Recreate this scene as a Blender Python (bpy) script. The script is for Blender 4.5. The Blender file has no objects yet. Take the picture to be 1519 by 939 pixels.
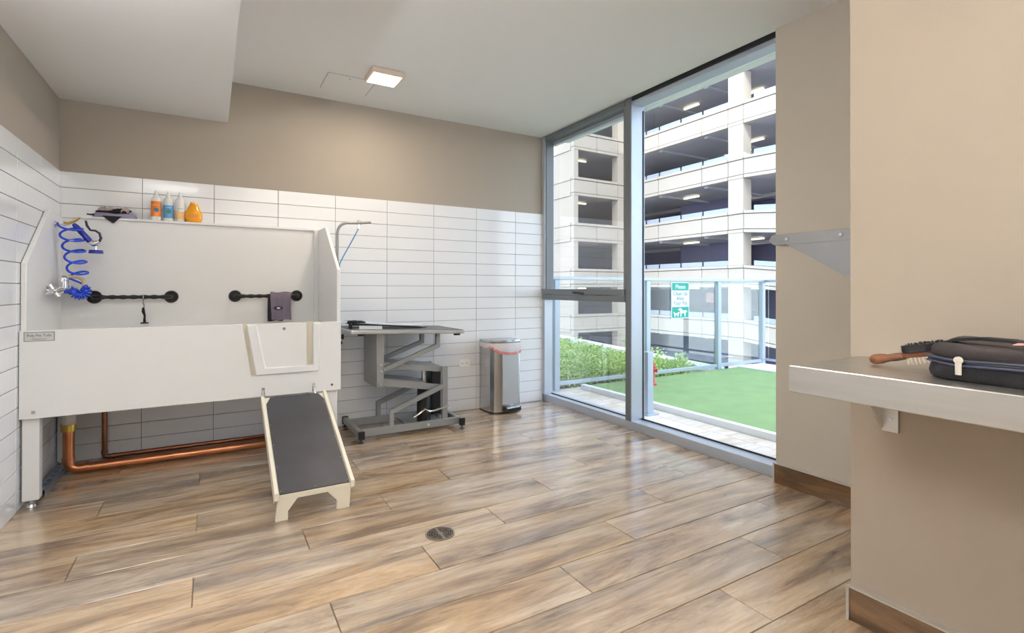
import bpy, bmesh, math, random
from mathutils import Vector, Matrix
random.seed(7)
S = bpy.context.scene
COL = S.collection

# ---------------------------------------------------------------- camera
cam_d = bpy.data.cameras.new('camera'); cam = bpy.data.objects.new('camera', cam_d); COL.objects.link(cam)
YAW, PITCH, ROLL = 0.53158, 0.00442, 0.00135
fw = Vector((math.sin(YAW)*math.cos(PITCH), math.cos(YAW)*math.cos(PITCH), math.sin(PITCH)))
rt = Vector((math.cos(YAW), -math.sin(YAW), 0)); up = rt.cross(fw)
r2 = math.cos(ROLL)*rt + math.sin(ROLL)*up; u2 = -math.sin(ROLL)*rt + math.cos(ROLL)*up
m = Matrix((r2, u2, -fw)).transposed().to_4x4(); m.translation = Vector((0.8376, -4.27646, 1.1149))
cam.matrix_world = m
cam_d.sensor_width = 36; cam_d.lens = 759.727/1519*36
cam_d.shift_y = (425.06-469.5)/1519; cam_d.clip_start = 0.02; cam_d.clip_end = 500
S.camera = cam
# ---------------------------------------------------------------- exposure
S.view_settings.view_transform = 'Standard'; S.view_settings.look = 'None'
S.view_settings.exposure = 0.04; S.view_settings.gamma = 1.0; S.view_settings.use_curve_mapping = False
# ---------------------------------------------------------------- world + sun
W = bpy.data.worlds.new('world'); S.world = W; W.use_nodes = True
wn = W.node_tree.nodes; wl = W.node_tree.links
sky = wn.new('ShaderNodeTexSky'); sky.sky_type = 'NISHITA'; sky.sun_disc = False
sky.sun_elevation = math.radians(45); sky.sun_rotation = math.radians(225); sky.air_density = 1.0; sky.dust_density = 2.0
mixw = wn.new('ShaderNodeMixRGB'); mixw.inputs[0].default_value = 0.45; mixw.inputs[2].default_value = (7.2, 7.9, 9.0, 1)
wl.new(sky.outputs[0], mixw.inputs[1])
wl.new(mixw.outputs[0], wn['Background'].inputs[0]); wn['Background'].inputs[1].default_value = 0.66
sun_d = bpy.data.lights.new('sun', 'SUN'); sun_d.energy = 2.3; sun_d.angle = 0.01; sun_d.color = (1, .96, .9)
sun = bpy.data.objects.new('sun', sun_d); COL.objects.link(sun)
sd = Vector((math.cos(math.radians(45))*math.cos(math.radians(40)), math.sin(math.radians(45))*math.cos(math.radians(40)), -math.sin(math.radians(40))))
sun.rotation_euler = sd.to_track_quat('-Z', 'Y').to_euler(); sun.location = (0, 0, 60)

# ---------------------------------------------------------------- materials
def s2l(c):
    return tuple(((v/255)/12.92 if v/255 <= .04045 else ((v/255+.055)/1.055)**2.4) for v in c)
def newmat(name):
    M = bpy.data.materials.new(name); M.use_nodes = True
    return M, M.node_tree.nodes, M.node_tree.links, M.node_tree.nodes['Principled BSDF']
def mat(name, rgb, rough=.5, metal=0, noise=.0, nscale=8, bump=0, bscale=60, spec=.5, coat=0, stretch=None, emit=None, estr=0):
    M, n, l, b = newmat(name)
    c = s2l(rgb)
    b.inputs['Base Color'].default_value = (*c, 1); b.inputs['Roughness'].default_value = rough
    b.inputs['Metallic'].default_value = metal; b.inputs['Specular IOR Level'].default_value = spec
    b.inputs['Coat Weight'].default_value = coat
    tc = n.new('ShaderNodeTexCoord'); mp = n.new('ShaderNodeMapping'); l.new(tc.outputs['Object'], mp.inputs[0])
    if stretch: mp.inputs['Scale'].default_value = stretch
    nz = n.new('ShaderNodeTexNoise'); nz.inputs['Scale'].default_value = nscale; nz.inputs['Detail'].default_value = 4
    l.new(mp.outputs[0], nz.inputs['Vector'])
    mx = n.new('ShaderNodeMixRGB'); k = noise if noise else .04
    mx.inputs[1].default_value = (*[v*(1-k) for v in c], 1); mx.inputs[2].default_value = (*[min(1, v*(1+k)) for v in c], 1)
    l.new(nz.outputs[0], mx.inputs[0]); l.new(mx.outputs[0], b.inputs['Base Color'])
    if bump:
        n2 = n.new('ShaderNodeTexNoise'); n2.inputs['Scale'].default_value = bscale; l.new(mp.outputs[0], n2.inputs['Vector'])
        bp = n.new('ShaderNodeBump'); bp.inputs['Strength'].default_value = bump; bp.inputs['Distance'].default_value = .002
        l.new(n2.outputs[0], bp.inputs['Height']); l.new(bp.outputs[0], b.inputs['Normal'])
    if emit:
        b.inputs['Emission Color'].default_value = (*s2l(emit), 1); b.inputs['Emission Strength'].default_value = estr
    return M
def woodmat(name, cols, rough, gscale=1.0, coat=0, axis=0, spec=.5, rand=True, val=.12, fine=1.0):
    """streaky wood grain running along one object axis, offset per object"""
    M, n, l, b = newmat(name)
    tc = n.new('ShaderNodeTexCoord'); oi = n.new('ShaderNodeObjectInfo')
    off = n.new('ShaderNodeVectorMath'); off.operation = 'ADD'
    sc = n.new('ShaderNodeVectorMath'); sc.operation = 'SCALE'; sc.inputs[0].default_value = (37.0, 91.0, 53.0)
    l.new(oi.outputs['Random'], sc.inputs['Scale']); l.new(tc.outputs['Object'], off.inputs[0]); l.new(sc.outputs[0], off.inputs[1])
    def nz(scale, detail, dist=0, rgh=.6):
        mp = n.new('ShaderNodeMapping'); v = [scale[1]]*3; v[axis] = scale[0]; mp.inputs['Scale'].default_value = v
        l.new(off.outputs[0], mp.inputs[0]); t = n.new('ShaderNodeTexNoise')
        t.inputs['Scale'].default_value = gscale; t.inputs['Detail'].default_value = detail
        t.inputs['Roughness'].default_value = rgh; t.inputs['Distortion'].default_value = dist
        l.new(mp.outputs[0], t.inputs['Vector']); return t
    a = nz((1.3*fine, 8*fine), 12, .5, .68); kn = nz((7*fine, 34*fine), 6, .6, .6); f = nz((5*fine, 85*fine), 8, .3, .8); g = nz((1.0, 3.0), 3, .5)
    r = n.new('ShaderNodeValToRGB'); e = r.color_ramp.elements
    pos = [.30, .43, .52, .62, .75]
    e[0].position = pos[0]; e[0].color = (*s2l(cols[0]), 1); e[1].position = pos[-1]; e[1].color = (*s2l(cols[-1]), 1)
    for p, c in zip(pos[1:-1], cols[1:-1]):
        x = e.new(p); x.color = (*s2l(c), 1)
    l.new(a.outputs[0], r.inputs[0])
    mr = n.new('ShaderNodeMapRange'); mr.inputs[1].default_value = .3; mr.inputs[2].default_value = .7; mr.inputs[3].default_value = .70; mr.inputs[4].default_value = 1.24
    l.new(f.outputs[0], mr.inputs[0])
    mu = n.new('ShaderNodeMixRGB'); mu.blend_type = 'MULTIPLY'; mu.inputs[0].default_value = .75
    l.new(r.outputs[0], mu.inputs[1]); l.new(mr.outputs[0], mu.inputs[2])
    kr = n.new('ShaderNodeMapRange'); kr.inputs[1].default_value = .60; kr.inputs[2].default_value = .72; kr.inputs[3].default_value = 1; kr.inputs[4].default_value = .62
    l.new(kn.outputs[0], kr.inputs[0]); m3 = n.new('ShaderNodeMixRGB'); m3.blend_type = 'MULTIPLY'; m3.inputs[0].default_value = 1
    l.new(mu.outputs[0], m3.inputs[1]); l.new(kr.outputs[0], m3.inputs[2])
    hs = n.new('ShaderNodeHueSaturation'); l.new(m3.outputs[0], hs.inputs['Color'])
    m1 = n.new('ShaderNodeMapRange'); m1.inputs[1].default_value = .35; m1.inputs[2].default_value = .65; m1.inputs[3].default_value = .72; m1.inputs[4].default_value = 1.1
    l.new(g.outputs[0], m1.inputs[0]); l.new(m1.outputs[0], hs.inputs['Saturation'])
    if rand:
        m2 = n.new('ShaderNodeMapRange'); m2.inputs[3].default_value = 1-val; m2.inputs[4].default_value = 1+val*.7
        l.new(oi.outputs['Random'], m2.inputs[0]); l.new(m2.outputs[0], hs.inputs['Value'])
    l.new(hs.outputs[0], b.inputs['Base Color'])
    b.inputs['Roughness'].default_value = rough; b.inputs['Coat Weight'].default_value = coat; b.inputs['Coat Roughness'].default_value = .19
    b.inputs['Specular IOR Level'].default_value = spec
    bp = n.new('ShaderNodeBump'); bp.inputs['Strength'].default_value = .12; bp.inputs['Distance'].default_value = .001
    l.new(f.outputs[0], bp.inputs['Height']); l.new(bp.outputs[0], b.inputs['Normal'])
    return M
def glassmat(name, tint=(.93, .97, .97), rough=0.0, fac=1.0):
    M, n, l, b = newmat(name); n.remove(b)
    o = n['Material Output']; t = n.new('ShaderNodeBsdfTransparent'); t.inputs[0].default_value = (*tint, 1)
    g = n.new('ShaderNodeBsdfGlossy'); g.inputs['Roughness'].default_value = rough
    f = n.new('ShaderNodeFresnel'); f.inputs[0].default_value = 1.35; mx = n.new('ShaderNodeMixShader')
    mm = n.new('ShaderNodeMath'); mm.operation = 'MULTIPLY'; mm.inputs[1].default_value = fac; l.new(f.outputs[0], mm.inputs[0])
    l.new(mm.outputs[0], mx.inputs[0]); l.new(t.outputs[0], mx.inputs[1]); l.new(g.outputs[0], mx.inputs[2]); l.new(mx.outputs[0], o.inputs[0])
    return M

FLOORC = [(104, 84, 68), (152, 126, 100), (186, 157, 124), (208, 183, 152), (160, 140, 122)]
MT = dict(
    tile=mat('tile_glaze', (236, 237, 240), .17, noise=.02, nscale=3, bump=.15, bscale=9, coat=.3),
    grout=mat('grout', (128, 126, 124), .9, noise=.1, nscale=50),
    taupe=mat('taupe_paint', (168, 158, 146), .75, bump=.1, bscale=300, noise=.02),
    greige=mat('greige_paint', (198, 190, 178), .7, bump=.1, bscale=300, noise=.02),
    cream=mat('beige_paint', (173, 160, 145), .7, bump=.1, bscale=300, noise=.02),
    ceil=mat('ceiling_paint', (234, 234, 234), .85, bump=.1, bscale=300, noise=.01),
    plank=woodmat('floor_wood', FLOORC, .24, coat=1.0, fine=1.0),
    fgrout=mat('floor_grout', (120, 106, 92), .9, noise=.1, nscale=60),
    base=woodmat('baseboard_wood', [(62, 42, 24), (98, 70, 42), (120, 88, 54), (138, 106, 70), (86, 62, 38)], .35, coat=.2, axis=1, rand=False),
    trim=mat('trim_metal', (214, 210, 206), .3, .6),
    alum=mat('window_aluminium', (190, 198, 210), .34, .4, noise=.03, nscale=3),
    alumd=mat('window_aluminium_dark', (116, 121, 125), .42, .2, noise=.03, nscale=3),
    gasket=mat('black_gasket', (40, 42, 46), .6),
    glass=glassmat('window_glass', (.97,.985,.985), fac=.35),
    rglass=glassmat('railing_glass', (.95, .975, .975), fac=.4),
    poly=mat('white_polyethylene', (238, 238, 238), .28, noise=.02, nscale=5, bump=.1, bscale=40, spec=.45),
    polyc=mat('cream_polyethylene', (232, 224, 206), .35, noise=.02, nscale=5, bump=.1, bscale=40),
    rubber=mat('black_mat_rubber', (52, 52, 59), .42, noise=.8, nscale=4, bump=.3, bscale=200),
    chrome=mat('chrome', (220, 220, 222), .12, 1),
    steel=mat('brushed_steel', (212, 210, 206), .36, 1, noise=.12, nscale=7, stretch=(6, .6, 6)),
    steeld=mat('dull_steel', (150, 151, 153), .42, .85, noise=.1, nscale=7),
    steelv=mat('brushed_steel_bin', (190, 190, 192), .24, 1, noise=.1, nscale=5, stretch=(8, 8, .4)),
    greymet=mat('grey_painted_steel', (150, 150, 148), .42, .35, noise=.06, nscale=9),
    galv=mat('galvanised_steel', (150, 162, 182), .4, .8, noise=.15, nscale=30),
    black=mat('black_plastic', (26, 26, 29), .35, noise=.2, nscale=12),
    blackm=mat('black_metal_bar', (24, 23, 24), .28, .3, noise=.3, nscale=20),
    blackf=mat('black_fabric', (25, 22, 28), .8, noise=.25, nscale=14, bump=.5, bscale=500),
    bagtop=mat('bag_top_fabric', (56, 48, 47), .75, noise=.15, nscale=10, bump=.5, bscale=500),
    piping=mat('blue_grey_piping', (58, 62, 84), .6, noise=.15, nscale=20),
    copper=mat('copper', (184, 122, 86), .33, 1, noise=.25, nscale=12),
    copperd=mat('aged_copper', (140, 92, 68), .35, 1, noise=.35, nscale=18),
    brass=mat('brass', (200, 168, 84), .3, 1, noise=.15, nscale=20),
    pvc=mat('white_pipe', (232, 232, 234), .35),
    blue=mat('blue_hose', (24, 70, 214), .25, noise=.06, nscale=20, coat=.4),
    navy=mat('navy_grip', (26, 44, 150), .4, noise=.12, nscale=30),
    purple=mat('dark_purple_lever', (48, 34, 66), .35),
    cream2=mat('cream_plastic', (214, 196, 156), .4),
    tabtop=mat('grey_table_mat', (104, 106, 112), .6, noise=.12, nscale=14, bump=.4, bscale=300),
    towel=mat('grey_towel', (112, 102, 116), .9, noise=.1, nscale=30, bump=.8, bscale=400),
    towel2=mat('mauve_towel', (150, 146, 170), .9, noise=.12, nscale=30, bump=.8, bscale=400),
    towel3=mat('pink_grey_towel', (176, 158, 158), .9, noise=.12, nscale=30, bump=.8, bscale=400),
    bottle=mat('white_bottle_plastic', (240, 238, 234), .3),
    orange=mat('orange_label', (236, 132, 32), .45), lblue=mat('blue_label', (96, 156, 210), .45),
    globe=mat('globe_blue', (34, 110, 160), .45), globeg=mat('globe_green', (40, 130, 100), .45), peach=mat('peach_label', (244, 196, 140), .45),
    amber=mat('amber_plastic', (248, 168, 24), .22, coat=.4), ambl=mat('amber_label', (226, 140, 20), .4),
    ink=mat('dark_ink', (70, 70, 72), .6), whitei=mat('white_ink', (248, 250, 250), .5),
    teal=mat('teal_sign', (18, 158, 142), .45), signw=mat('sign_white', (226, 240, 248), .45),
    greyplate=mat('plaque_grey', (206, 206, 204), .4), greyink=mat('plaque_ink', (120, 120, 120), .5),
    bagpl=mat('clear_bin_liner', (236, 232, 236), .3, noise=.06, nscale=18, bump=.9, bscale=60),
    bagred=mat('red_drawstring_band', (226, 140, 140), .4, noise=.1, nscale=16, bump=.9, bscale=60),
    wood=woodmat('brush_wood', [(66, 28, 8), (92, 44, 14), (110, 58, 20), (126, 72, 28), (76, 34, 10)], .55, 2.0, coat=0, axis=1, rand=False, spec=.25),
    pin=mat('pin_metal', (220, 214, 206), .3, .9), pink=mat('pink_tag', (226, 170, 170), .6),
    tagw=mat('white_tag', (226, 216, 206), .6),
    turf=mat('artificial_turf', (132, 160, 104), .9, noise=.16, nscale=5, bump=1, bscale=120),
    tplank=woodmat('terrace_wood_tile', [(196, 176, 154), (214, 198, 178), (226, 212, 196), (236, 226, 212), (208, 196, 182)], .6, rand=True, val=.08),
    concrete=mat('garage_precast', (196, 186, 172), .8, noise=.06, nscale=.7, bump=.1, bscale=3),
    concd=mat('garage_deck_concrete', (186, 184, 188), .85, noise=.15, nscale=.5),
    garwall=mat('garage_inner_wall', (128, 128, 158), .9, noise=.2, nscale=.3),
    guard=mat('garage_guard_panel', (168, 178, 194), .5, .2),
    lamp=mat('strip_lamp', (255, 250, 225), .5, emit=(255, 246, 206), estr=2.2),
    diff=mat('led_diffuser', (255, 250, 240), .5, emit=(255, 244, 224), estr=6),
    lampf=mat('lamp_frame', (214, 196, 180), .5),
    red=mat('hydrant_red', (206, 44, 44), .4, noise=.1, nscale=20),
    leaf=mat('shrub_leaf', (214, 236, 140), .6, noise=.35, nscale=3), leafd=mat('shrub_leaf_dark', (160, 200, 100), .6, noise=.3, nscale=3),
    soil=mat('planter_soil', (96, 84, 66), .95, noise=.3, nscale=20), whitec=mat('white_coping', (238, 240, 242), .6, noise=.03),
    street=mat('street_asphalt', (120, 124, 128), .9, noise=.1, nscale=.5), tower=mat('tower_cladding', (176, 184, 192), .5, noise=.05, nscale=1),
    rail=mat('rail_aluminium', (176, 186, 200), .4, .4), leash=mat('blue_cord', (74, 140, 190), .6), dark=mat('drain_dark', (24, 20, 18), .9),
    drain=mat('drain_steel', (168, 156, 146), .32, .9, noise=.15, nscale=40), outlet=mat('outlet_plate', (250, 250, 248), .35),
    groove=mat('panel_gap', (168, 170, 170), .8), carw=mat('car_white', (222, 226, 230), .25, coat=.5), card=mat('car_glass', (34, 38, 44), .1),
    carr=mat('car_dark_red', (112, 52, 62), .25, coat=.5),
)
for nm_, al_ in (('bagpl', .8), ('bagred', .85)):
    MT[nm_].node_tree.nodes['Principled BSDF'].inputs['Alpha'].default_value = al_

# ---------------------------------------------------------------- mesh helpers
def B(): return bmesh.new()
def box(bm, x0, x1, y0, y1, z0, z1, bev=0, seg=1):
    r = bmesh.ops.create_cube(bm, size=1)
    vs = r['verts']
    for v in vs:
        v.co = Vector(((x0+x1)/2+v.co.x*(x1-x0), (y0+y1)/2+v.co.y*(y1-y0), (z0+z1)/2+v.co.z*(z1-z0)))
    if bev:
        es = list({e for v in vs for e in v.link_edges})
        bmesh.ops.bevel(bm, geom=es, offset=bev, segments=seg, affect='EDGES', profile=.5)
    return bm
def obox(bm, a, b, w, h, roll=0, bev=0):
    """box bar from a to b, section w (sideways) x h (up)"""
    a, b = Vector(a), Vector(b); d = (b-a); L = d.length; d.normalize()
    side = d.cross(Vector((0, 0, 1)))
    if side.length < 1e-3: side = Vector((0, 1, 0))
    side.normalize(); u = side.cross(d)
    if roll:
        R = Matrix.Rotation(roll, 3, d); side = R @ side; u = R @ u
    r = bmesh.ops.create_cube(bm, size=1)
    for v in r['verts']:
        c = v.co.copy(); v.co = a + d*((c.x+.5)*L) + side*(c.y*w) + u*(c.z*h)
    if bev:
        es = list({e for v in r['verts'] for e in v.link_edges})
        bmesh.ops.bevel(bm, geom=es, offset=bev, segments=1, affect='EDGES')
def cyl(bm, a, b, r, r2=None, seg=16):
    a, b = Vector(a), Vector(b); d = b-a
    M_ = Matrix.Translation((a+b)/2) @ d.to_track_quat('Z', 'Y').to_matrix().to_4x4()
    bmesh.ops.create_cone(bm, cap_ends=True, segments=seg, radius1=r, radius2=r if r2 is None else r2, depth=d.length, matrix=M_)
def sph(bm, c, r, sx=1, sy=1, sz=1, u=12, v=8):
    bmesh.ops.create_uvsphere(bm, u_segments=u, v_segments=v, radius=r, matrix=Matrix.Translation(c) @ Matrix.Diagonal((sx, sy, sz, 1)))
def prism(bm, poly, plane, a, b, bev=0):
    """poly = 2-D outline; plane 'xz' extrudes along y, 'yz' along x, 'xy' along z"""
    def P(p, t):
        return {'xz': (p[0], t, p[1]), 'yz': (t, p[0], p[1]), 'xy': (p[0], p[1], t)}[plane]
    v0 = [bm.verts.new(P(p, a)) for p in poly]; v1 = [bm.verts.new(P(p, b)) for p in poly]
    n = len(poly); fs = [bm.faces.new(v0), bm.faces.new(v1[::-1])]
    for i in range(n): fs.append(bm.faces.new((v0[i], v0[(i+1) % n], v1[(i+1) % n], v1[i])))
    bmesh.ops.recalc_face_normals(bm, faces=fs)
    if bev:
        es = list({e for f in fs for e in f.edges})
        bmesh.ops.bevel(bm, geom=es, offset=bev, segments=1, affect='EDGES')
def tube(bm, pts, r, seg=10, caps=True):
    pts = [Vector(p) for p in pts]; n = len(pts)
    rr = r if isinstance(r, (list, tuple)) else [r]*n
    T = [(pts[min(i+1, n-1)]-pts[max(i-1, 0)]).normalized() for i in range(n)]
    nrm = T[0].orthogonal().normalized(); rings = []
    for i in range(n):
        nrm = (nrm - T[i]*nrm.dot(T[i])).normalized(); bi = T[i].cross(nrm)
        rings.append([bm.verts.new(pts[i] + (nrm*math.cos(2*math.pi*k/seg)+bi*math.sin(2*math.pi*k/seg))*rr[i]) for k in range(seg)])
    for i in range(n-1):
        for k in range(seg):
            bm.faces.new((rings[i][k], rings[i][(k+1) % seg], rings[i+1][(k+1) % seg], rings[i+1][k]))
    if caps: bm.faces.new(rings[0][::-1]); bm.faces.new(rings[-1])
def lathe(bm, prof, c, seg=20, sx=1, sy=1):
    rings = []
    for r, z in prof:
        rings.append([bm.verts.new((c[0]+r*sx*math.cos(2*math.pi*k/seg), c[1]+r*sy*math.sin(2*math.pi*k/seg), c[2]+z)) for k in range(seg)])
    for i in range(len(rings)-1):
        for k in range(seg): bm.faces.new((rings[i][k], rings[i][(k+1) % seg], rings[i+1][(k+1) % seg], rings[i+1][k]))
    bm.faces.new(rings[0][::-1]); bm.faces.new(rings[-1])
def loft(bm, secs, closed=True, caps=True):
    rings = [[bm.verts.new(p) for p in s] for s in secs]
    n = len(rings[0])
    for i in range(len(rings)-1):
        for k in range(n if closed else n-1):
            bm.faces.new((rings[i][k], rings[i][(k+1) % n], rings[i+1][(k+1) % n], rings[i+1][k]))
    if caps and closed: bm.faces.new(rings[0][::-1]); bm.faces.new(rings[-1])
def arc(c, r, a0, a1, n, ax='xz'):
    out = []
    for i in range(n+1):
        a = math.radians(a0+(a1-a0)*i/n); u, v = r*math.cos(a), r*math.sin(a)
        out.append({'xz': (c[0]+u, c[1], c[2]+v), 'yz': (c[0], c[1]+u, c[2]+v), 'xy': (c[0]+u, c[1]+v, c[2])}[ax])
    return out
ORG = {}
def link(name, me, material, parent=None, loc=None, smooth=False):
    o = bpy.data.objects.new(name, me); COL.objects.link(o)
    if material is not None and not me.materials: me.materials.append(material)
    if parent is not None:
        o.parent = parent
    if loc is not None: o.location = loc
    if smooth:
        for p in me.polygons: p.use_smooth = True
    return o
def obj(name, bm, material, parent=None, smooth=False, auto=None, label=None, kind=None):
    """mesh given in world coordinates; stored relative to the thing's origin"""
    org = ORG.get(parent.name if parent else None, Vector((0, 0, 0)))
    bmesh.ops.recalc_face_normals(bm, faces=bm.faces)
    if parent is None:
        # origin at the base centre
        xs = [v.co for v in bm.verts]
        org = Vector(((min(c.x for c in xs)+max(c.x for c in xs))/2, (min(c.y for c in xs)+max(c.y for c in xs))/2, min(c.z for c in xs)))
    bmesh.ops.translate(bm, verts=bm.verts, vec=-org)
    me = bpy.data.meshes.new(name); bm.to_mesh(me); bm.free()
    o = link(name, me, material, parent, None if parent else org, False)
    ORG[o.name] = org
    if smooth:
        for p in me.polygons: p.use_smooth = True
        me.set_sharp_from_angle(angle=math.radians(auto or 40))
    if label: o['label'] = label
    if kind: o['kind'] = kind
    return o
def tag(o, label, cat, group=None, kind=None):
    o['label'] = label; o['category'] = cat
    if group: o['group'] = group
    if kind: o['kind'] = kind
    return o
def thing(name, label, cat, loc, group=None):
    o = bpy.data.objects.new(name, None); COL.objects.link(o); o.location = loc; o.empty_display_size = .05
    ORG[o.name] = Vector(loc); return tag(o, label, cat, group)
def struct(name, bm, m, **k):
    o = obj(name, bm, m, **k); o['kind'] = 'structure'; return o
def text(name, s, size, M4, m, parent, ext=.0006, sx=1.0):
    cu = bpy.data.curves.new(name, 'FONT'); cu.body = s; cu.size = size; cu.extrude = ext; cu.align_x = 'CENTER'; cu.align_y = 'CENTER'
    t = bpy.data.objects.new('tmp', cu); COL.objects.link(t); bpy.context.view_layer.update()
    me = bpy.data.meshes.new_from_object(t); bpy.data.objects.remove(t)
    org = ORG[parent.name]
    me.transform(Matrix.Translation(-org) @ M4 @ Matrix.Diagonal((sx, 1, 1, 1)))
    o = link(name, me, m, parent); ORG[o.name] = org; return o
def facing(loc, right, upv):
    r = Vector(right).normalized(); u = Vector(upv).normalized(); n = r.cross(u)
    M_ = Matrix((r, u, n)).transposed().to_4x4(); M_.translation = Vector(loc); return M_

# ================================================================ ROOM SHELL
RH = .1035; TW = .42137; TOP = 18*RH; HC = 2.63; HS = 2.325; XW = 3.716
# --- floor with its planks
bm = B(); box(bm, -.3, 3.70, -5.6, .3, -.2, -.006); fl = struct('floor', bm, MT['fgrout'])
PL = 1.2654; PW = .2145
mesh_cache = {}
def rect_mesh(key, w, d, h, bev, name):
    k = (key, round(w, 4), round(d, 4))
    if k not in mesh_cache:
        b_ = B(); box(b_, -w/2, w/2, -d/2, d/2, -h, 0)
        es = [e for e in b_.edges if all(v.co.z > -1e-5 for v in e.verts)]
        if bev: bmesh.ops.bevel(b_, geom=es, offset=bev, segments=1, affect='EDGES')
        me = bpy.data.meshes.new(name); b_.to_mesh(me); b_.free(); mesh_cache[k] = me
    return mesh_cache[k]
g = .0035
for k in range(0, 26):
    y1 = -.66+3*PW-PW*k + (.0 if k else 0); y0 = y1-PW
    if y0 > -.02: continue
    y1c = min(y1, -.004); idx = k-3
    x = .784 - .4218*(idx % 3)
    while x > 0: x -= PL
    while x < 3.70:
        a, b_ = max(x, .002), min(x+PL, 3.712)
        if b_-a > .02:
            w, d = b_-a-g, y1c-y0-g
            o = link('plank', rect_mesh('pl', w, d, .006, .0012, 'plank'), MT['plank'], fl, ((a+b_)/2-ORG['floor'].x, (y0+y1c)/2-ORG['floor'].y, 0-ORG['floor'].z))
            ORG[o.name] = o.location
        x += PL
# --- back wall
bm = B(); box(bm, -.3, 3.80, 0, .25, -.2, 2.9)
wb = struct('wall_back', bm, MT['taupe'])
bm = B(); box(bm, 0, 3.716, -.004, .002, 0, TOP-.001); obj('grout_bed', bm, MT['grout'], wb)
tile_me = {}
def tile_mesh(w, h):
    k = (round(w, 3), round(h, 3))
    if k not in tile_me:
        b_ = B(); box(b_, -w/2, w/2, -.004, .004, -h/2, h/2)
        es = [e for e in b_.edges if all(v.co.y < 0 for v in e.verts)]
        bmesh.ops.bevel(b_, geom=es, offset=.0016, segments=1, affect='EDGES')
        me = bpy.data.meshes.new('tile'); b_.to_mesh(me); b_.free(); tile_me[k] = me
    return tile_me[k]
edges = [0.0045, .43495] + [.43495+TW*i for i in range(1, 20)]
for i in range(len(edges)-1):
    a, b_ = edges[i], min(edges[i+1], 3.705)
    if b_-a < .02: break
    for r in range(18):
        o = link('tile', tile_mesh(b_-a-.003, RH-.003), MT['tile'], wb)
        o.location = Vector(((a+b_)/2, -.0055, TOP-RH*(r+.5))) - ORG['wall_back']
# --- left wall
bm = B(); box(bm, -.25, 0, -5.6, 0, -.2, 2.9); wlft = struct('wall_left', bm, MT['taupe'])
bm = B(); box(bm, -.002, .004, -5.5, -.004, 0, TOP-.001); obj('grout_bed', bm, MT['grout'], wlft)
for i in range(13):
    a, b_ = -.0095-TW*i, -.0095-TW*(i+1)
    for r in range(18):
        o = link('tile', tile_mesh(TW-.0015, RH-.003), MT['tile'], wlft)
        o.rotation_euler = (0, 0, math.pi/2)
        o.location = Vector((.0055, (a+b_)/2, TOP-RH*(r+.5))) - ORG['wall_left']
# --- right wall (return beside the window), near wall block, rear wall
XC = 3.665
bm = B(); box(bm, XC, 4.3, -5.6, -2.49, -.2, 2.9); struct('wall_right', bm, MT['greige'])
bm = B(); box(bm, 2.72, XC, -5.6, -3.355, -.2, 2.9); struct('wall_front', bm, MT['cream'])
bm = B(); box(bm, -.3, 4.3, -5.8, -5.6, -.2, 2.9); struct('wall_rear', bm, MT['greige'])
# --- ceiling with soffit
bm = B(); box(bm, -.3, 3.69, -5.7, .1, HC, 2.9); ce = struct('ceiling', bm, MT['ceil'])
bm = B(); box(bm, .0, .942, -5.6, 0, HS, HC); obj('soffit', bm, MT['ceil'], ce)
bm = B(); box(bm, 3.69, 4.1, -2.5, .1, 2.66, 2.9); obj('window_pocket', bm, MT['ceil'], ce)
# --- baseboards
def baseboard(name, x, y0, y1, endx):
    bm = B(); box(bm, x-.022, x, y0, y1, 0, .11, .001); o = struct(name, bm, MT['base'])
    bm = B(); box(bm, x-.025, x, y0, y1, .11, .116); box(bm, x-.027, x-.0221, y1-.006, y1+.003, 0, .116); obj('metal_edge', bm, MT['trim'], o, label='pale metal edging strip')
baseboard('baseboard_right', XC, -3.35, -2.49, 0); baseboard('baseboard_front', 2.72, -5.55, -3.355, 0)
# ================================================================ WINDOWS
def fr(parent, name, m, *b, bev=.002, **k):
    bm = B(); box(bm, *b, bev); return obj(name, bm, m, parent, **k)
w1 = bpy.data.objects.new('window_1', None); COL.objects.link(w1); w1.location = (3.76, -.6, 0); ORG['window_1'] = Vector((3.76, -.6, 0)); w1['kind'] = 'structure'
w2 = bpy.data.objects.new('window_2', None); COL.objects.link(w2); w2.location = (3.76, -1.85, 0); ORG['window_2'] = Vector((3.76, -1.85, 0)); w2['kind'] = 'structure'
MY0, MY1 = -1.252, -1.193
bm = B(); box(bm, XW, 3.86, -2.49, 0, -.05, .066, .002); sl = struct('trim_1', bm, MT['alum'])
sl['label'] = 'aluminium sill box along the foot of the windows'
fr(w1, 'jamb', MT['alum'], 3.70, 3.80, -.05, 0, .066, 2.63)
fr(w1, 'mullion', MT['alum'], XW, 3.86, MY0, MY1, .066, 2.66)
fr(w1, 'mullion_shade_face', MT['alumd'], 3.708, 3.7158, MY0, MY1, .066, 2.64, bev=0)  # dark sheet added: paints shade on the room face beside the window-lit side
fr(w1, 'head_frame', MT['alumd'], 3.70, 3.83, MY1, -.05, 2.585, 2.63)
fr(w1, 'inner_head', MT['alum'], 3.79, 3.83, MY1, -.05, 2.55, 2.59)
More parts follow.
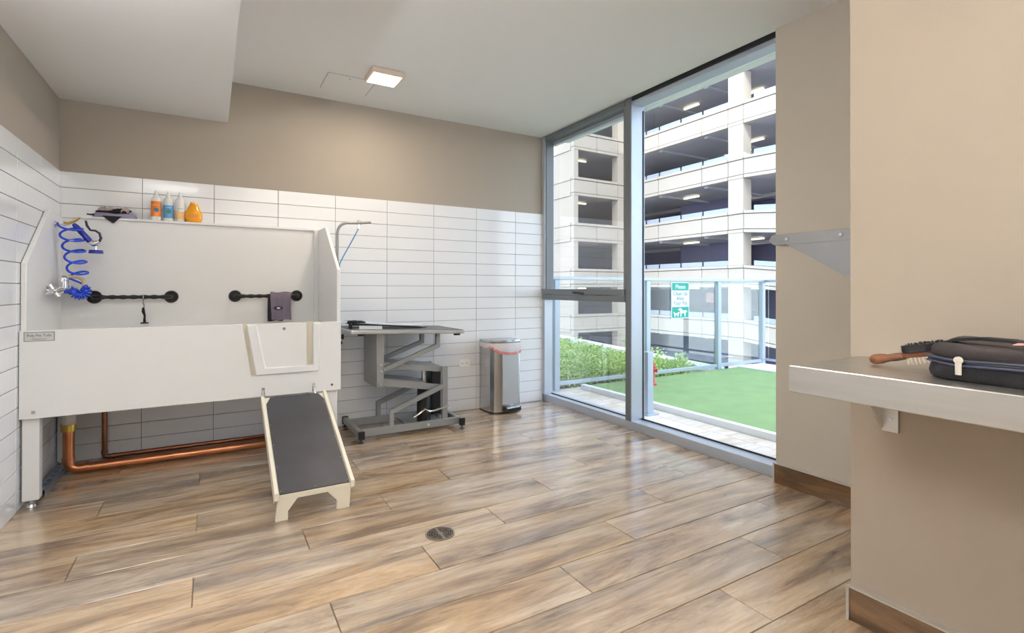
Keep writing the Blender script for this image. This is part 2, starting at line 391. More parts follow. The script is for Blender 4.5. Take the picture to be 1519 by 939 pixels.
# upper sash
sash = fr(w1, 'sash', MT['alumd'], 3.712, 3.80, -.062, -.05, 1.105, 2.585)
fr(w1, 'sash', MT['alumd'], 3.706, 3.79, MY1, MY1+.022, 1.03, 2.59)
tr = fr(w1, 'transom', MT['alumd'], 3.690, 3.80, MY1, 0, 1.064, 1.112, bev=.003)
fr(w1, 'transom', MT['alumd'], 3.696, 3.80, MY1, 0, 1.008, 1.061, bev=.003)
bm = B(); tube(bm, [(3.69, -.55, 1.084), (3.662, -.565, 1.084), (3.652, -.60, 1.084), (3.652, -.66, 1.080), (3.668, -.70, 1.072)], .010, 8); box(bm, 3.682, 3.692, -.60, -.53, 1.07, 1.088, .001)
obj('handle', bm, MT['gasket'], w1, smooth=True, label='grey window latch handle')
fr(w1, 'glass_pane', MT['glass'], 3.790, 3.796, MY1, -.05, 1.05, 2.56, bev=0); fr(w1, 'glass_pane', MT['glass'], 3.790, 3.796, MY1, -.05, .06, 1.03, bev=0)
fr(w1, 'gasket', MT['gasket'], 3.781, 3.789, MY1, -.05, .066, .074, bev=0)
fr(w2, 'head_frame', MT['alum'], 3.730, 3.84, -2.49, MY0, 2.582, 2.614); fr(w2, 'head_gap', MT['gasket'], 3.718, 3.83, -2.46, MY0, 2.6145, 2.660, bev=0)
fr(w2, 'glass_pane', MT['glass'], 3.834, 3.840, -2.49, MY0, .06, 2.57, bev=0)
fr(w2, 'gasket', MT['gasket'], 3.825, 3.833, -2.49, MY0, .066, .076, bev=0); fr(w2, 'jamb', MT['alum'], 3.80, 3.85, -2.495, -2.47, .066, 2.55)
fr(w2, 'glazing_bead', MT['gasket'], 3.838, 3.848, MY0-.006, MY0, .066, 2.55, bev=0)

# ================================================================ CEILING LIGHT, ADDED FILL LIGHTS + ACCESS PANEL
def ceiling_light(x, y, w, d, z, label, power, col, spread=None):
    t = thing('ceiling_light', label, 'ceiling light', (x, y, z-.04), 'square ceiling lights')
    bm = B(); box(bm, x-w/2, x+w/2, y-d/2, y+d/2, z-.038, z-.001, .003); obj('housing', bm, MT['lampf'], t)
    bm = B(); box(bm, x-w/2+.015, x+w/2-.015, y-d/2+.015, y+d/2-.015, z-.041, z-.036); obj('diffuser', bm, MT['diff'], t)
    L = bpy.data.lights.new('ceiling_light_lamp', 'AREA'); L.shape = 'RECTANGLE'; L.size = w-.03; L.size_y = d-.03; L.energy = power; L.color = col
    lo = bpy.data.objects.new('ceiling_light_lamp', L); COL.objects.link(lo); lo.parent = t; lo.location = (0, 0, -.006)
    return t
def uplight(ax, a, b, c, z, label, power):  # unseen troughs added to bounce soft fill off the ceiling
    loc = ((a+b)/2, c, z) if ax == 'y' else (c, (a+b)/2, z)
    t = thing('added_uplight', label, 'wall light', loc, 'added fill uplights on the unseen walls')
    bm = B()
    if ax == 'y': box(bm, a, b, c-.148, c+.06, z-.05, z, .004)
    else: box(bm, c-.078, c+.06, a, b, z-.05, z, .004)
    obj('trough', bm, MT['lampf'], t)
    bm = B()
    if ax == 'y': box(bm, a+.02, b-.02, c-.05, c+.05, z, z+.004)
    else: box(bm, c-.05, c+.05, a+.02, b-.02, z, z+.004)
    obj('diffuser', bm, MT['diff'], t)
    L = bpy.data.lights.new('added_uplight_lamp', 'AREA'); L.shape = 'RECTANGLE'; L.energy = power; L.color = (.86, .93, 1)
    L.size = (b-a) if ax == 'y' else .1; L.size_y = .1 if ax == 'y' else (b-a)
    lo = bpy.data.objects.new('added_uplight_lamp', L); COL.objects.link(lo); lo.parent = t; lo.location = (0, 0, .012); lo.rotation_euler = (math.pi, 0, 0)
ceiling_light(1.89, -.70, .225, .215, HC, 'small square white ceiling light glowing beside the access panel', 11, (1, .84, .66))
ceiling_light(1.9, -2.75, .6, .6, HC, 'added square fill light on the ceiling over the middle of the floor, out of frame', 3, (.95, .97, 1))  # unseen fixture added to even out the room light
ceiling_light(1.6, -4.7, .6, 1.0, HC, 'added oblong fill light on the ceiling behind the camera, out of frame', 3, (.95, .97, 1))  # added fill behind the camera, never in view
ceiling_light(.47, -2.9, .5, .5, HS, 'added square fill light under the lowered soffit, out of frame', 6, (.92, .96, 1))  # added fill on the unseen part of the soffit
uplight('y', .6, 3.3, -5.45, 2.05, 'added long white fill uplight on the wall behind the camera, out of frame', 120)  # added fill, brightens the ceiling from the rear
uplight('x', -4.6, -2.3, .09, 1.98, 'added long white fill uplight on the left tiled wall, out of frame', 70)  # added fill, lights the underside of the soffit
t = thing('access_panel', 'flush white ceiling access panel outlined by a thin grey gap', 'panel', (1.71, -.38, HC-.002))
bm = B(); box(bm, 1.545, 1.875, -.54, -.222, HC-.0015, HC+.002); obj('panel', bm, MT['ceil'], t)
bm = B(); box(bm, 1.540, 1.544, -.544, -.218, HC-.0022, HC); box(bm, 1.876, 1.880, -.544, -.218, HC-.0022, HC); box(bm, 1.540, 1.880, -.545, -.541, HC-.0022, HC); obj('gap', bm, MT['groove'], t)
bm = B(); cyl(bm, (1.70, -.50, HC-.004), (1.70, -.50, HC-.001), .006); obj('latch', bm, MT['groove'], t)

# ================================================================ DOG WASHING TUB
X0, X1 = .012, 1.572
tub = thing('dog_washing_tub', 'large white plastic dog washing tub on legs in the left corner', 'bath tub', (.8, -.42, 0))
prof = [(-.80, .455), (-.80, 1.24), (-.38, 1.562), (-.02, 1.562), (-.02, .455)]
for nm, a, b_ in (('side_panel', X0, X0+.022), ('side_panel', X1-.022, X1)):
    bm = B(); prism(bm, prof, 'yz', a, b_, .003); obj(nm, bm, MT['poly'], tub)
bm = B(); box(bm, X0+.022, X1-.022, -.10, -.08, .47, 1.555); obj('back_panel', bm, MT['poly'], tub)
bm = B(); box(bm, X0+.022, X1-.022, -.112, -.02, 1.556, 1.572, .002); obj('top_shelf', bm, MT['poly'], tub)
bm = B(); box(bm, X1-.052, X1-.022, -.125, -.10, .50, 1.555, .002); obj('corner_strip', bm, MT['poly'], tub)
bm = B(); box(bm, X0+.022, X1-.022, -.80, -.10, .47, .50); obj('basin_floor', bm, MT['poly'], tub)
# front panel with a door opening
fp = [(X0, .455), (X1, .455), (X1, .900), (1.4475, .900), (1.4325, .5885), (1.052, .5885), (1.000, .900), (X0, .900)]
bm = B(); prism(bm, fp, 'xz', -.822, -.80, .002); obj('front_panel', bm, MT['poly'], tub)
d = obj('door', (lambda b_: (prism(b_, [(1.022, .897), (1.074, .589), (1.432, .589), (1.447, .897), (1.398, .897), (1.398, .632), (1.128, .632), (1.076, .897)], 'xz', -.838, -.796, .006), b_)[1])(B()), MT['poly'], tub)
bm = B(); prism(bm, [(1.070, .897), (1.122, .626), (1.362, .626), (1.362, .897)], 'xz', -.8215, -.798); obj('door_panel', bm, MT['poly'], d)
bm = B(); box(bm, .99, 1.46, -.795, -.78, .57, .90); obj('backing', bm, MT['polyc'], d)  # cream in place of white paints the door slots' shade into this backing
bm = B(); cyl(bm, (1.230, -.819, .866), (1.230, -.826, .866), .009); obj('bolt', bm, MT['greymet'], d)
for sx_, sz_ in ((.068, .488), (1.515, .493), (.07, .86), ):
    if sz_ > .8: continue
    bm = B(); cyl(bm, (sx_, -.820, sz_), (sx_, -.827, sz_), .008, seg=12); obj('screw', bm, MT['chrome'], tub)
for (lx, ly) in ((.030, -.795), (1.50, -.795), (.030, -.10), (1.50, -.10)):
    bm = B(); box(bm, lx-.012, lx+.055, ly, ly+.06, .035, .455 if ly > -.5 else .455, .003); lg = obj('leg', bm, MT['poly'], tub)
    bm = B(); cyl(bm, (lx+.02, ly+.03, 0), (lx+.02, ly+.03, .010), .022, .018, 16); cyl(bm, (lx+.02, ly+.03, .01), (lx+.02, ly+.03, .04), .007)
    obj('levelling_foot', bm, MT['chrome'], lg, label='chrome screw foot')
# plaque
pq = fr(tub, 'name_plate', MT['greyink'], .030, .148, -.8235, -.822, .846, .893, bev=0, label='small grey framed maker plate with lettering')
fr(pq, 'plate_face', MT['greyplate'], .033, .145, -.8240, -.823, .849, .890, bev=0)
Mf = lambda x, y, z: facing((x, y, z), (1, 0, 0), (0, 0, 1))
text('lettering', 'Poly Pet Tubs', .0185, Mf(.089, -.8241, .875), MT['ink'], pq, .0003, .92)
text('lettering', 'polypettubs.com', .0085, Mf(.089, -.8241, .858), MT['ink'], pq, .0003)

# ---- grab bars
def grab(x0, x1, z, label):
    bm = B(); pts = [(x0, -.105, z), (x0, -.135, z), (x0+.012, -.150, z), (x0+.03, -.155, z)]
    n = 30; rr = [.014, .014, .013, .013]
    for i in range(1, n):
        f = i/n; pts.append((x0+.03+(x1-x0-.06)*f, -.155, z)); rr.append(.0125+.0022*math.sin(f*40))
    pts += [(x1-.03, -.155, z), (x1-.012, -.150, z), (x1, -.135, z), (x1, -.105, z)]; rr += [.013, .013, .014, .014]
    tube(bm, pts, rr, 12); t = obj('grab_bar', bm, MT['blackm'], tub, smooth=True, label=label)
    for x in (x0, x1):
        bm = B(); cyl(bm, (x, -.1015, z), (x, -.112, z), .042, .038, 24); cyl(bm, (x, -.112, z), (x, -.120, z), .026, .018, 24); obj('flange', bm, MT['blackm'], t, smooth=True)
grab(.196, .606, 1.058, 'left wavy black grab bar')
grab(.988, 1.398, 1.060, 'right wavy black grab bar')
# clip hanging on left bar
t = thing('tether_clip', 'small silver snap hook with black tab hanging from the left grab bar', 'clip', (.457, -.16, .88))
bm = B(); tube(bm, [(.457, -.155+.018*math.sin(a), 1.058+.018*math.cos(a)) for a in [i*math.pi/8 for i in range(17)]], .003, 6)
tube(bm, [(.457, -.172, 1.045), (.455, -.174, 1.02), (.462, -.174, 1.0), (.458, -.174, .985)], .005, 8); obj('hook', bm, MT['chrome'], t, smooth=True)
bm = B(); tube(bm, [(.458, -.174, .99), (.458, -.174, .965), (.466, -.174, .935), (.464, -.174, .905)], [.006, .010, .006, .007], 8); cyl(bm, (.465, -.174, .885), (.465, -.174, .893), .022, seg=16); cyl(bm, (.465, -.174, .89), (.465, -.174, .91), .008, seg=10); obj('tab', bm, MT['black'], t, smooth=True)
# towel on the right bar
t = thing('hanging_towel', 'grey folded towel with a black oval badge over the right grab bar', 'towel', (1.28, -.165, .87))
def sheet(x0, x1, prof, ny, thick, amp, seed, freq=18):
    random.seed(seed); ph = random.random()*6
    out = []
    for i, (y, z) in enumerate(prof):
        row = []
        for k in range(ny+1):
            u = k/ny; x = x0+(x1-x0)*u
            row.append((x+.004*math.sin(i*.9+u*5), y+amp*math.sin(u*freq+ph+i*.25)*(i/len(prof)), z+.003*math.sin(u*9+ph)))
        out.append(row)
    return out
def thicken(bm, grid, t_, axis=1):
    a = [[bm.verts.new(p) for p in r] for r in grid]
    nr, nc = len(grid), len(grid[0]); b_ = []
    for i in range(nr):
        row = []
        for j in range(nc):
            p = Vector(grid[i][j]); di = Vector(grid[min(i+1, nr-1)][j])-Vector(grid[max(i-1, 0)][j]); dj = Vector(grid[i][min(j+1, nc-1)])-Vector(grid[i][max(j-1, 0)])
            n_ = di.cross(dj)
            n_ = n_.normalized() if n_.length > 1e-9 else Vector((0, 0, 1))
            row.append(bm.verts.new(p+n_*t_))
        b_.append(row)
    for i in range(nr-1):
        for j in range(nc-1):
            bm.faces.new((a[i][j], a[i][j+1], a[i+1][j+1], a[i+1][j])); bm.faces.new((b_[i][j], b_[i+1][j], b_[i+1][j+1], b_[i][j+1]))
    for i in range(nr-1):
        bm.faces.new((a[i][0], a[i+1][0], b_[i+1][0], b_[i][0])); bm.faces.new((a[i][-1], b_[i][-1], b_[i+1][-1], a[i+1][-1]))
    for j in range(nc-1):
        bm.faces.new((a[0][j], b_[0][j], b_[0][j+1], a[0][j+1])); bm.faces.new((a[-1][j], a[-1][j+1], b_[-1][j+1], b_[-1][j]))
prf = [(-.135, .92), (-.134, .98), (-.134, 1.04), (-.138, 1.068), (-.155, 1.083), (-.174, 1.074), (-.180, 1.04), (-.183, .98), (-.184, .93), (-.184, .885)]
bm = B(); thicken(bm, sheet(1.215, 1.350, prf, 14, .006, .004, 3), .006); obj('cloth', bm, MT['towel'], t, smooth=True, auto=60)
bm = B(); prf2 = [(-.130, .90), (-.131, 1.0), (-.139, 1.065), (-.155, 1.074), (-.172, 1.065), (-.173, .96), (-.173, .878)]
thicken(bm, sheet(1.196, 1.30, prf2, 10, .004, .004, 5), .004); obj('dark_cloth', bm, MT['blackf'], t, smooth=True, auto=60, label='black underlayer showing at the left edge')
bm = B(); cyl(bm, (1.262, -.1925, .972), (1.262, -.189, .972), 1, seg=24)
for v in bm.verts: v.co.x = 1.262+(v.co.x-1.262)*.033; v.co.z = .972+(v.co.z-.972)*.014
bd = obj('badge', bm, MT['black'], t, label='black oval badge with pale mark')
bm = B(); cyl(bm, (1.262, -.1932, .972), (1.262, -.1922, .972), 1, seg=16)
for v in bm.verts: v.co.x = 1.264+(v.co.x-1.262)*.012; v.co.z = .972+(v.co.z-.972)*.005
obj('mark', bm, MT['signw'], bd)

# ---- tap, hose, spray wand (on the left side panel)
bm = B()
for y in (-.20, -.42):
    cyl(bm, (.034, y, 1.10), (.040, y, 1.10), .030, .028, 20); cyl(bm, (.04, y, 1.10), (.085, y, 1.10), .017, seg=16)
tube(bm, [(.085, -.45, 1.10), (.085, -.19, 1.10)], .027, 16); cyl(bm, (.085, -.33, 1.10), (.085, -.33, 1.16), .028, .024, 16); sph(bm, (.085, -.33, 1.165), .026); cyl(bm, (.085, -.28, 1.10), (.085, -.28, 1.165), .022, .018, 16); sph(bm, (.085, -.28, 1.17), .02)
cyl(bm, (.085, -.36, 1.10), (.085, -.36, 1.155), .016, seg=14)
t = obj('mixer_tap', bm, MT['chrome'], tub, smooth=True, label='chrome mixer tap with two cross handles')
for y, dy in ((-.46, -1), (-.19, 1)):
    bm = B(); cyl(bm, (.085, y, 1.10), (.085, y+dy*.055, 1.10), .012, seg=12); c = (.085, y+dy*.06, 1.10); sph(bm, c, .014)
    for a in range(4):
        an = a*math.pi/2+.5; tube(bm, [c, (c[0]+.038*math.cos(an), c[1], c[2]+.038*math.sin(an))], [.007, .010], 8)
    obj('handle', bm, MT['chrome'], t, smooth=True)
bm = B(); tube(bm, [(.085, -.28, 1.17), (.10, -.275, 1.185), (.14, -.26, 1.182), (.168, -.25, 1.165)], .010, 10); cyl(bm, (.168, -.25, 1.168), (.170, -.248, 1.120), .012, seg=12)
obj('outlet', bm, MT['cream2'], t, smooth=True, label='cream hose connector')
# hose
bm = B(); pts = []
turns = 5; NN = 28*turns
for i in range(NN+1):
    f = i/NN; a = 2*math.pi*f*turns+math.pi
    pit = .078 if f < .7 else .05
    z = 1.505-.33*f; cx = .104+.044*f; cy = -.27
    pts.append((cx+(.056-.010*f)*math.cos(a), cy+.050*math.sin(a), z-.024*math.cos(a+math.pi/2)))
zl = pts[-1]
NB = 14*24
for i in range(NB+1):
    f = i/NB; th = math.radians(75-300*f)   # arch of tight coils
    R = .030; c = Vector((.152+R*math.cos(th), -.25, 1.094+R*.9*math.sin(th)))
    rad = Vector((math.cos(th), 0, math.sin(th))); a = 2*math.pi*f*14
    p = c + rad*(.021*math.cos(a)) + Vector((0, 1, 0))*(.034*math.sin(a))
    pts.append(tuple(p))
tube(bm, pts, [.0064 if i_ <= NN else .0055 for i_ in range(len(pts))], 8)
h = obj('hose', bm, MT['blue'], None, smooth=True); tag(h, 'bright blue coiled water hose hanging beside the chrome tap', 'hose')
# holder + wand
t = thing('spray_wand', 'blue gripped spray gun with dark lever hung near the tub corner', 'spray gun', (.18, -.25, 1.32))
bm = B(); tube(bm, [(.118, -.25, 1.505), (.130, -.25, 1.490), (.19, -.25, 1.412), (.198, -.25, 1.400)], [.010, .0155, .0165, .014], 12); obj('grip', bm, MT['navy'], t, smooth=True)
bm = B(); tube(bm, [(.198, -.25, 1.402), (.212, -.25, 1.390), (.226, -.25, 1.392), (.240, -.25, 1.405)], [.013, .019, .018, .010], 12); tube(bm, [(.222, -.25, 1.385), (.224, -.25, 1.365), (.226, -.25, 1.350)], [.008, .007, .009], 10); obj('head', bm, MT['chrome'], t, smooth=True)
bm = B(); cyl(bm, (.226, -.25, 1.330), (.226, -.25, 1.350), .037, .034, 24); obj('spray_face', bm, MT['navy'], t, smooth=True)
bm = B(); tube(bm, [(.176, -.25, 1.528), (.182, -.25, 1.498), (.198, -.25, 1.472), (.222, -.25, 1.470), (.242, -.25, 1.455), (.250, -.25, 1.425), (.240, -.25, 1.400)], [.006, .007, .006, .006, .007, .008, .007], 8); obj('lever', bm, MT['purple'], t, smooth=True)
bm = B(); tube(bm, [(.072, -.25, 1.512), (.09, -.25, 1.506), (.105, -.25, 1.512), (.13, -.25, 1.525), (.15, -.25, 1.545)], [.006, .009, .009, .006, .004], 8); obj('hose_connector', bm, MT['brass'], t, smooth=True, label='brass hose connector')
bm = B(); cyl(bm, (.0345, -.25, 1.498), (.040, -.25, 1.498), .022, .02, 18); tube(bm, [(.04, -.25, 1.498), (.075, -.25, 1.496), (.10, -.25, 1.50)], .006, 8); obj('wand_holder', bm, MT['chrome'], tub, smooth=True, label='small chrome bracket')

# ---- bottles on the tub's shelf
ZS = 1.5725
def bottle(x, label, lab, extra):
    t = thing('shampoo_bottle', label, 'bottle', (x, -.062, ZS), 'bottles on the tub shelf')
    bm = B(); lathe(bm, [(.026, 0), (.0275, .004), (.0275, .138), (.026, .150), (.018, .163), (.0125, .168)], (x, -.062, ZS), 24, 1.03, .8); obj('body', bm, MT['bottle'], t, smooth=True, auto=50)
    bm = B(); lathe(bm, [(.0125, 0), (.0125, .012), (.009, .016), (.007, .034), (.004, .038)], (x, -.062, ZS+.1675), 16); obj('cap', bm, MT['bottle'], t, smooth=True)
    bm = B()
    def wrap(bm, z0, z1, a0, a1, r=.0281):
        n = 14
        for (zz0, zz1) in ((z0, z1),):
            ring = [[(x+r*1.03*math.cos(a0+(a1-a0)*i/n), -.062+r*.8*math.sin(a0+(a1-a0)*i/n), ZS+z) for i in range(n+1)] for z in (zz0, zz1)]
            thicken(bm, ring, .0003)
    wrap(bm, *lab[1]); lb = obj('label_sheet', bm, MT[lab[0]], t)
    for kind_, args in extra:
        bm = B()
        if kind_ == 'disc':
            z, r, m_ = args; cyl(bm, (x+.004, -.0853, ZS+z), (x+.004, -.0862, ZS+z), r, seg=20); obj('globe_emblem', bm, MT[m_], t)
        elif kind_ == 'band':
            z0, z1, m_ = args; wrap(bm, z0, z1, -math.pi*.92, -math.pi*.08, .0284); obj('label_band', bm, MT[m_], t)
        elif kind_ == 'text':
            bm.free(); s_, z, sz, m_ = args; text('lettering', s_, sz, Mf(x+.003, -.0864, ZS+z), MT[m_], t, .0002)
full = (-math.pi*.97, -math.pi*.03)
bottle(.515, 'white bottle with an orange label and blue globe, first on the shelf', ('orange', (.028, .132, *full)), [('disc', (.072, .014, 'globe')), ('text', ('earthbath', .105, .010, 'whitei'))])
bottle(.585, 'white bottle with a light blue label, between two other shampoo bottles', ('lblue', (.022, .128, *full)), [('disc', (.066, .015, 'globeg')), ('band', (.108, .130, 'signw')), ('text', ('earthbath', .095, .010, 'whitei'))])
bottle(.652, 'white bottle with a pale peach lower label, left of the amber bottle', ('peach', (.018, .070, *full)), [('text', ('earthbath', .090, .009, 'greyink'))])
t = thing('amber_bottle', 'squat teardrop-shaped amber orange bottle at the right of the row', 'bottle', (.728, -.064, ZS), 'bottles on the tub shelf')
bm = B(); lathe(bm, [(.036, 0), (.044, .006), (.052, .030), (.052, .050), (.043, .080), (.032, .108), (.025, .124), (.022, .130)], (.732, -.064, ZS), 24, 1, .62); obj('body', bm, MT['amber'], t, smooth=True, auto=60)
bm = B(); lathe(bm, [(.020, 0), (.020, .010), (.018, .013)], (.732, -.064, ZS+.1305), 18, 1, .8); obj('cap', bm, MT['peach'], t, smooth=True)
bm = B(); cyl(bm, (.732, -.0955, ZS+.045), (.732, -.0972, ZS+.045), 1, seg=20)
for v in bm.verts: v.co.x = .732+(v.co.x-.732)*.026; v.co.z = ZS+.045+(v.co.z-ZS-.045)*.016
obj('label_sheet', bm, MT['ambl'], t)
# folded cloth on the tub's shelf
def heap(name, cx, cy, z0, rx, ry, h, seed, m, parent, thick=.012, lobes=3, nz_=.25, a0=0):
    random.seed(seed); ph = [random.random()*6 for _ in range(4)]; n = 28; rings = []
    secs = []
    for zf, rf in ((0, .92), (.12, 1.0), (.45, 1.0), (.75, .9), (.95, .62), (1, .2)):
        s = []
        for k in range(n):
            a = 2*math.pi*k/n
            rr = rf*(1+nz_*.35*math.sin(lobes*a+ph[0])+nz_*.2*math.sin(2*lobes*a+ph[1]))
            zz = z0+h*zf*(1+.25*math.sin(a*2+ph[2]+zf)*zf)
            s.append((cx+rx*rr*math.cos(a), cy+ry*rr*math.sin(a), zz))
        secs.append(s)
    bm = B(); loft(bm, secs); return obj(name, bm, m, parent, smooth=True, auto=70)
t = thing('folded_cloths', 'rumpled pile of grey, black and pinkish cloths on the tub ledge', 'cloth', (.29, -.065, ZS))
heap('bottom_cloth', .295, -.066, ZS, .114, .042, .036, 2, MT['towel2'], t)
heap('black_cloth', .285, -.066, ZS+.034, .088, .034, .016, 5, MT['blackf'], t)
heap('grey_cloth', .255, -.070, ZS+.044, .050, .030, .022, 8, MT['towel3'], t)
heap('top_cloth', .318, -.064, ZS+.046, .058, .030, .018, 4, MT['blackf'], t)
bm = B(); thicken(bm, [[(.325+.04*u, -.094-.004*math.sin(u*5), ZS+.030+.02*math.sin(u*3.1)) for u in [j/8 for j in range(9)]], [(.332+.045*u, -.098, ZS+.058+.012*math.sin(u*3.1)) for u in [j/8 for j in range(9)]]], .004); obj('pink_fold', bm, MT['towel3'], t, smooth=True)
bm = B(); thicken(bm, [[(.235+.10*u, -.108-.008, ZS+.008) for u in [j/6 for j in range(7)]], [(.262+.052*u, -.119, ZS-.016) for u in [j/6 for j in range(7)]], [(.288+.008*u, -.119, ZS-.036) for u in [j/6 for j in range(7)]]], .004); obj('hanging_corner', bm, MT['blackf'], t, smooth=True)
bm = B(); tube(bm, [(.19, -.085, ZS+.016), (.172, -.09, ZS+.014), (.155, -.095, ZS+.016)], [.006, .005, .004], 6); obj('strap', bm, MT['blackf'], t, smooth=True)

# ================================================================ RAMP
t = thing('dog_ramp', 'cream plastic dog ramp with black rubber mat leaning on the tub', 'ramp', (1.28, -1.22, 0))
yt, zt, ybm, zb = -.845, .452, -1.600, .122
sl_ = (zt-zb)/(yt-ybm)
bm = B(); prism(bm, [(yt, zt), (ybm, zb), (ybm, zb-.018), (yt, zt-.018)], 'yz', 1.120, 1.455); dk = obj('deck', bm, MT['polyc'], t)
bm = B()
pl_ = [(1.124, ybm+.004), (1.451, ybm+.004), (1.451, yt-.07), (1.425, yt-.01), (1.150, yt-.01), (1.124, yt-.07)]
v0 = [bm.verts.new((x, y, zb+(y-ybm)*sl_+.001)) for x, y in pl_]; v1 = [bm.verts.new((x, y, zb+(y-ybm)*sl_+.006)) for x, y in pl_]
bm.faces.new(v0[::-1]); bm.faces.new(v1)
for i in range(6): bm.faces.new((v0[i], v0[(i+1) % 6], v1[(i+1) % 6], v1[i]))
rm = obj('rubber_mat', bm, MT['rubber'], t)
for i in range(5):
    for x in (1.131, 1.444):
        y = ybm+.02+(yt-ybm-.12)*i/4; z = zb+(y-ybm)*sl_+.006
        bm = B(); cyl(bm, (x, y, z), (x, y, z+.002), .004, seg=8); obj('screw', bm, MT['chrome'], rm)
for x, y in ((1.2875, ybm+.012), (1.2, yt-.02), (1.38, yt-.02)):
    z = zb+(y-ybm)*sl_+.006; bm = B(); cyl(bm, (x, y, z), (x, y, z+.002), .004, seg=8); obj('screw', bm, MT['chrome'], rm)
for a, b_ in ((1.100, 1.120), (1.455, 1.475)):
    bm = B(); prism(bm, [(yt+.01, zt+.018), (ybm+.02, zb+.030), (ybm-.012, zb+.018), (ybm-.012, zb-.018), (ybm+.02, zb-.040), (yt+.01, zt-.045)], 'yz', a, b_, .003); obj('side_rail', bm, MT['polyc'], t)
bm = B(); prism(bm, [(1.106, 0), (1.162, 0), (1.162, .042), (1.205, .098), (1.345, .098), (1.390, .046), (1.388, 0), (1.452, 0), (1.458, .104), (1.116, .104)], 'xz', -1.600, -1.580, .002); obj('leg_board', bm, MT['polyc'], t)
for x in (1.115, 1.405):
    bm = B(); box(bm, x-.010, x+.010, -.8295, -.8225, .462, .512, .002); tube(bm, [(x, -.829, .495), (x, -.842, .488), (x, -.846, .468), (x+.004, -.850, .448)], .007, 8); obj('hook', bm, MT['chrome'], t, smooth=True, label='metal hook latch')

# ================================================================ PIPES UNDER THE TUB
t = thing('drain_pipe', 'thick copper drain pipe with brass collar running along the floor', 'pipe', (.1, -.2, 0))
bm = B(); cyl(bm, (.108, -.29, .295), (.108, -.29, .469), .033, seg=20); obj('white_tailpipe', bm, MT['pvc'], t, smooth=True, label='white plastic tailpipe')
bm = B(); cyl(bm, (.108, -.29, .262), (.108, -.29, .300), .037, seg=20); cyl(bm, (.108, -.29, .296), (.108, -.29, .303), .041, seg=20); obj('collar', bm, MT['brass'], t, smooth=True, label='brass collar')
bm = B(); tube(bm, [(.108, -.29, .268), (.108, -.29, .09)] + arc((.162, -.29, .084), .054, 180, 270, 8)[1:] + [(.20, -.29, .030), (1.25, -.30, .030)], .0285, 16); obj('copper_run', bm, MT['copper'], t, smooth=True)
for p in (((.108, -.29, .085), (.108, -.29, .105)), ((.186, -.29, .0325), (.206, -.29, .0325))):
    bm = B(); cyl(bm, *p, .032, seg=18); obj('joint', bm, MT['copper'], t, smooth=True)
t = thing('supply_pipe', 'thin dark copper pipe dropping behind and along the tiled wall', 'pipe', (.7, -.05, 0))
bm = B(); tube(bm, [(.243, -.05, .468), (.243, -.05, .04)] + arc((.263, -.05, .038), .020, 180, 270, 5)[1:] + [(.30, -.05, .018), (1.45, -.05, .018)], .0145, 12); obj('run', bm, MT['copperd'], t, smooth=True)
for p in (((.285, -.05, .0175), (.305, -.05, .0175)), ((.243, -.05, .04), (.243, -.05, .06))):
    bm = B(); cyl(bm, *p, .0172, seg=14); obj('joint', bm, MT['copperd'], t, smooth=True)
t = thing('slotted_channel', 'short blue-grey slotted steel channel on the floor behind the tub leg', 'channel', (.06, -.4, 0))
bm = B()
for y0 in [(-.66+i*.075) for i in range(6)]:
    box(bm, .045, .052, y0, y0+.030, .040, .044)
    box(bm, .072, .079, y0, y0+.030, .040, .044)
    box(bm, .045, .079, y0+.030, y0+.075, .040, .044)
box(bm, .040, .045, -.66, -.20, 0, .044); box(bm, .079, .084, -.66, -.20, 0, .044); obj('channel', bm, MT['galv'], t)
# ================================================================ GROOMING TABLE
YF, YB_ = -.47, -.12
t = thing('grooming_table', 'grey folding hydraulic dog grooming table with zigzag legs', 'table', (2.18, -.28, 0))
gm = MT['greymet']
bm = B(); vt = []
zL, zR = .822, .790
prism(bm, [(1.700, zL-.032), (2.585, zR-.032), (2.585, zR-.006), (1.700, zL-.006)], 'xz', -.56, -.03, .004); tt = obj('table_top', bm, mat('table_edge_trim', (196, 196, 194), .35, .5), t)
bm = B(); prism(bm, [(1.708, zL-.0065), (2.577, zR-.0065), (2.577, zR-.001), (1.708, zL-.001)], 'xz', -.555, -.035, .001); obj('rubber_surface', bm, MT['tabtop'], tt, label='dark grey textured top surface')
for x in (1.775, 2.53):
    for y in (-.55, -.07):
        bm = B(); z = zL-.032-(x-1.7)*.036; box(bm, x-.022, x+.022, y, y+.035, z-.015, z, .002); obj('stop_block', bm, MT['black'], tt)
bm = B(); prism(bm, [(1.905, .372), (1.955, .372), (1.958, .400), (1.960, .780), (1.900, .780)], 'xz', YF-.01, YB_+.01, .003); obj('carriage', bm, gm, t)
for z in (.40, .50, .545):
    bm = B(); cyl(bm, (1.935, YF-.010, z), (1.935, YF-.018, z), .009, seg=12); obj('bolt', bm, MT['trim'], t)
def zarm(y, pts, w=.034, h=.034):
    n_ = len(pts); L_, R_ = [], []
    for i_ in range(n_):
        a = Vector(pts[max(i_-1, 0)]); b_ = Vector(pts[i_]); c = Vector(pts[min(i_+1, n_-1)])
        d1 = (b_-a).normalized() if i_ else (c-b_).normalized(); d2 = (c-b_).normalized() if i_ < n_-1 else d1
        n1 = Vector((-d1.y, d1.x)); n2 = Vector((-d2.y, d2.x)); mt = (n1+n2).normalized(); k_ = (h/2)/max(.3, mt.dot(n1))
        L_.append(tuple(b_+mt*k_)); R_.append(tuple(b_-mt*k_))
    bm = B(); prism(bm, L_+R_[::-1], 'xz', y-w/2, y+w/2, .002); return bm
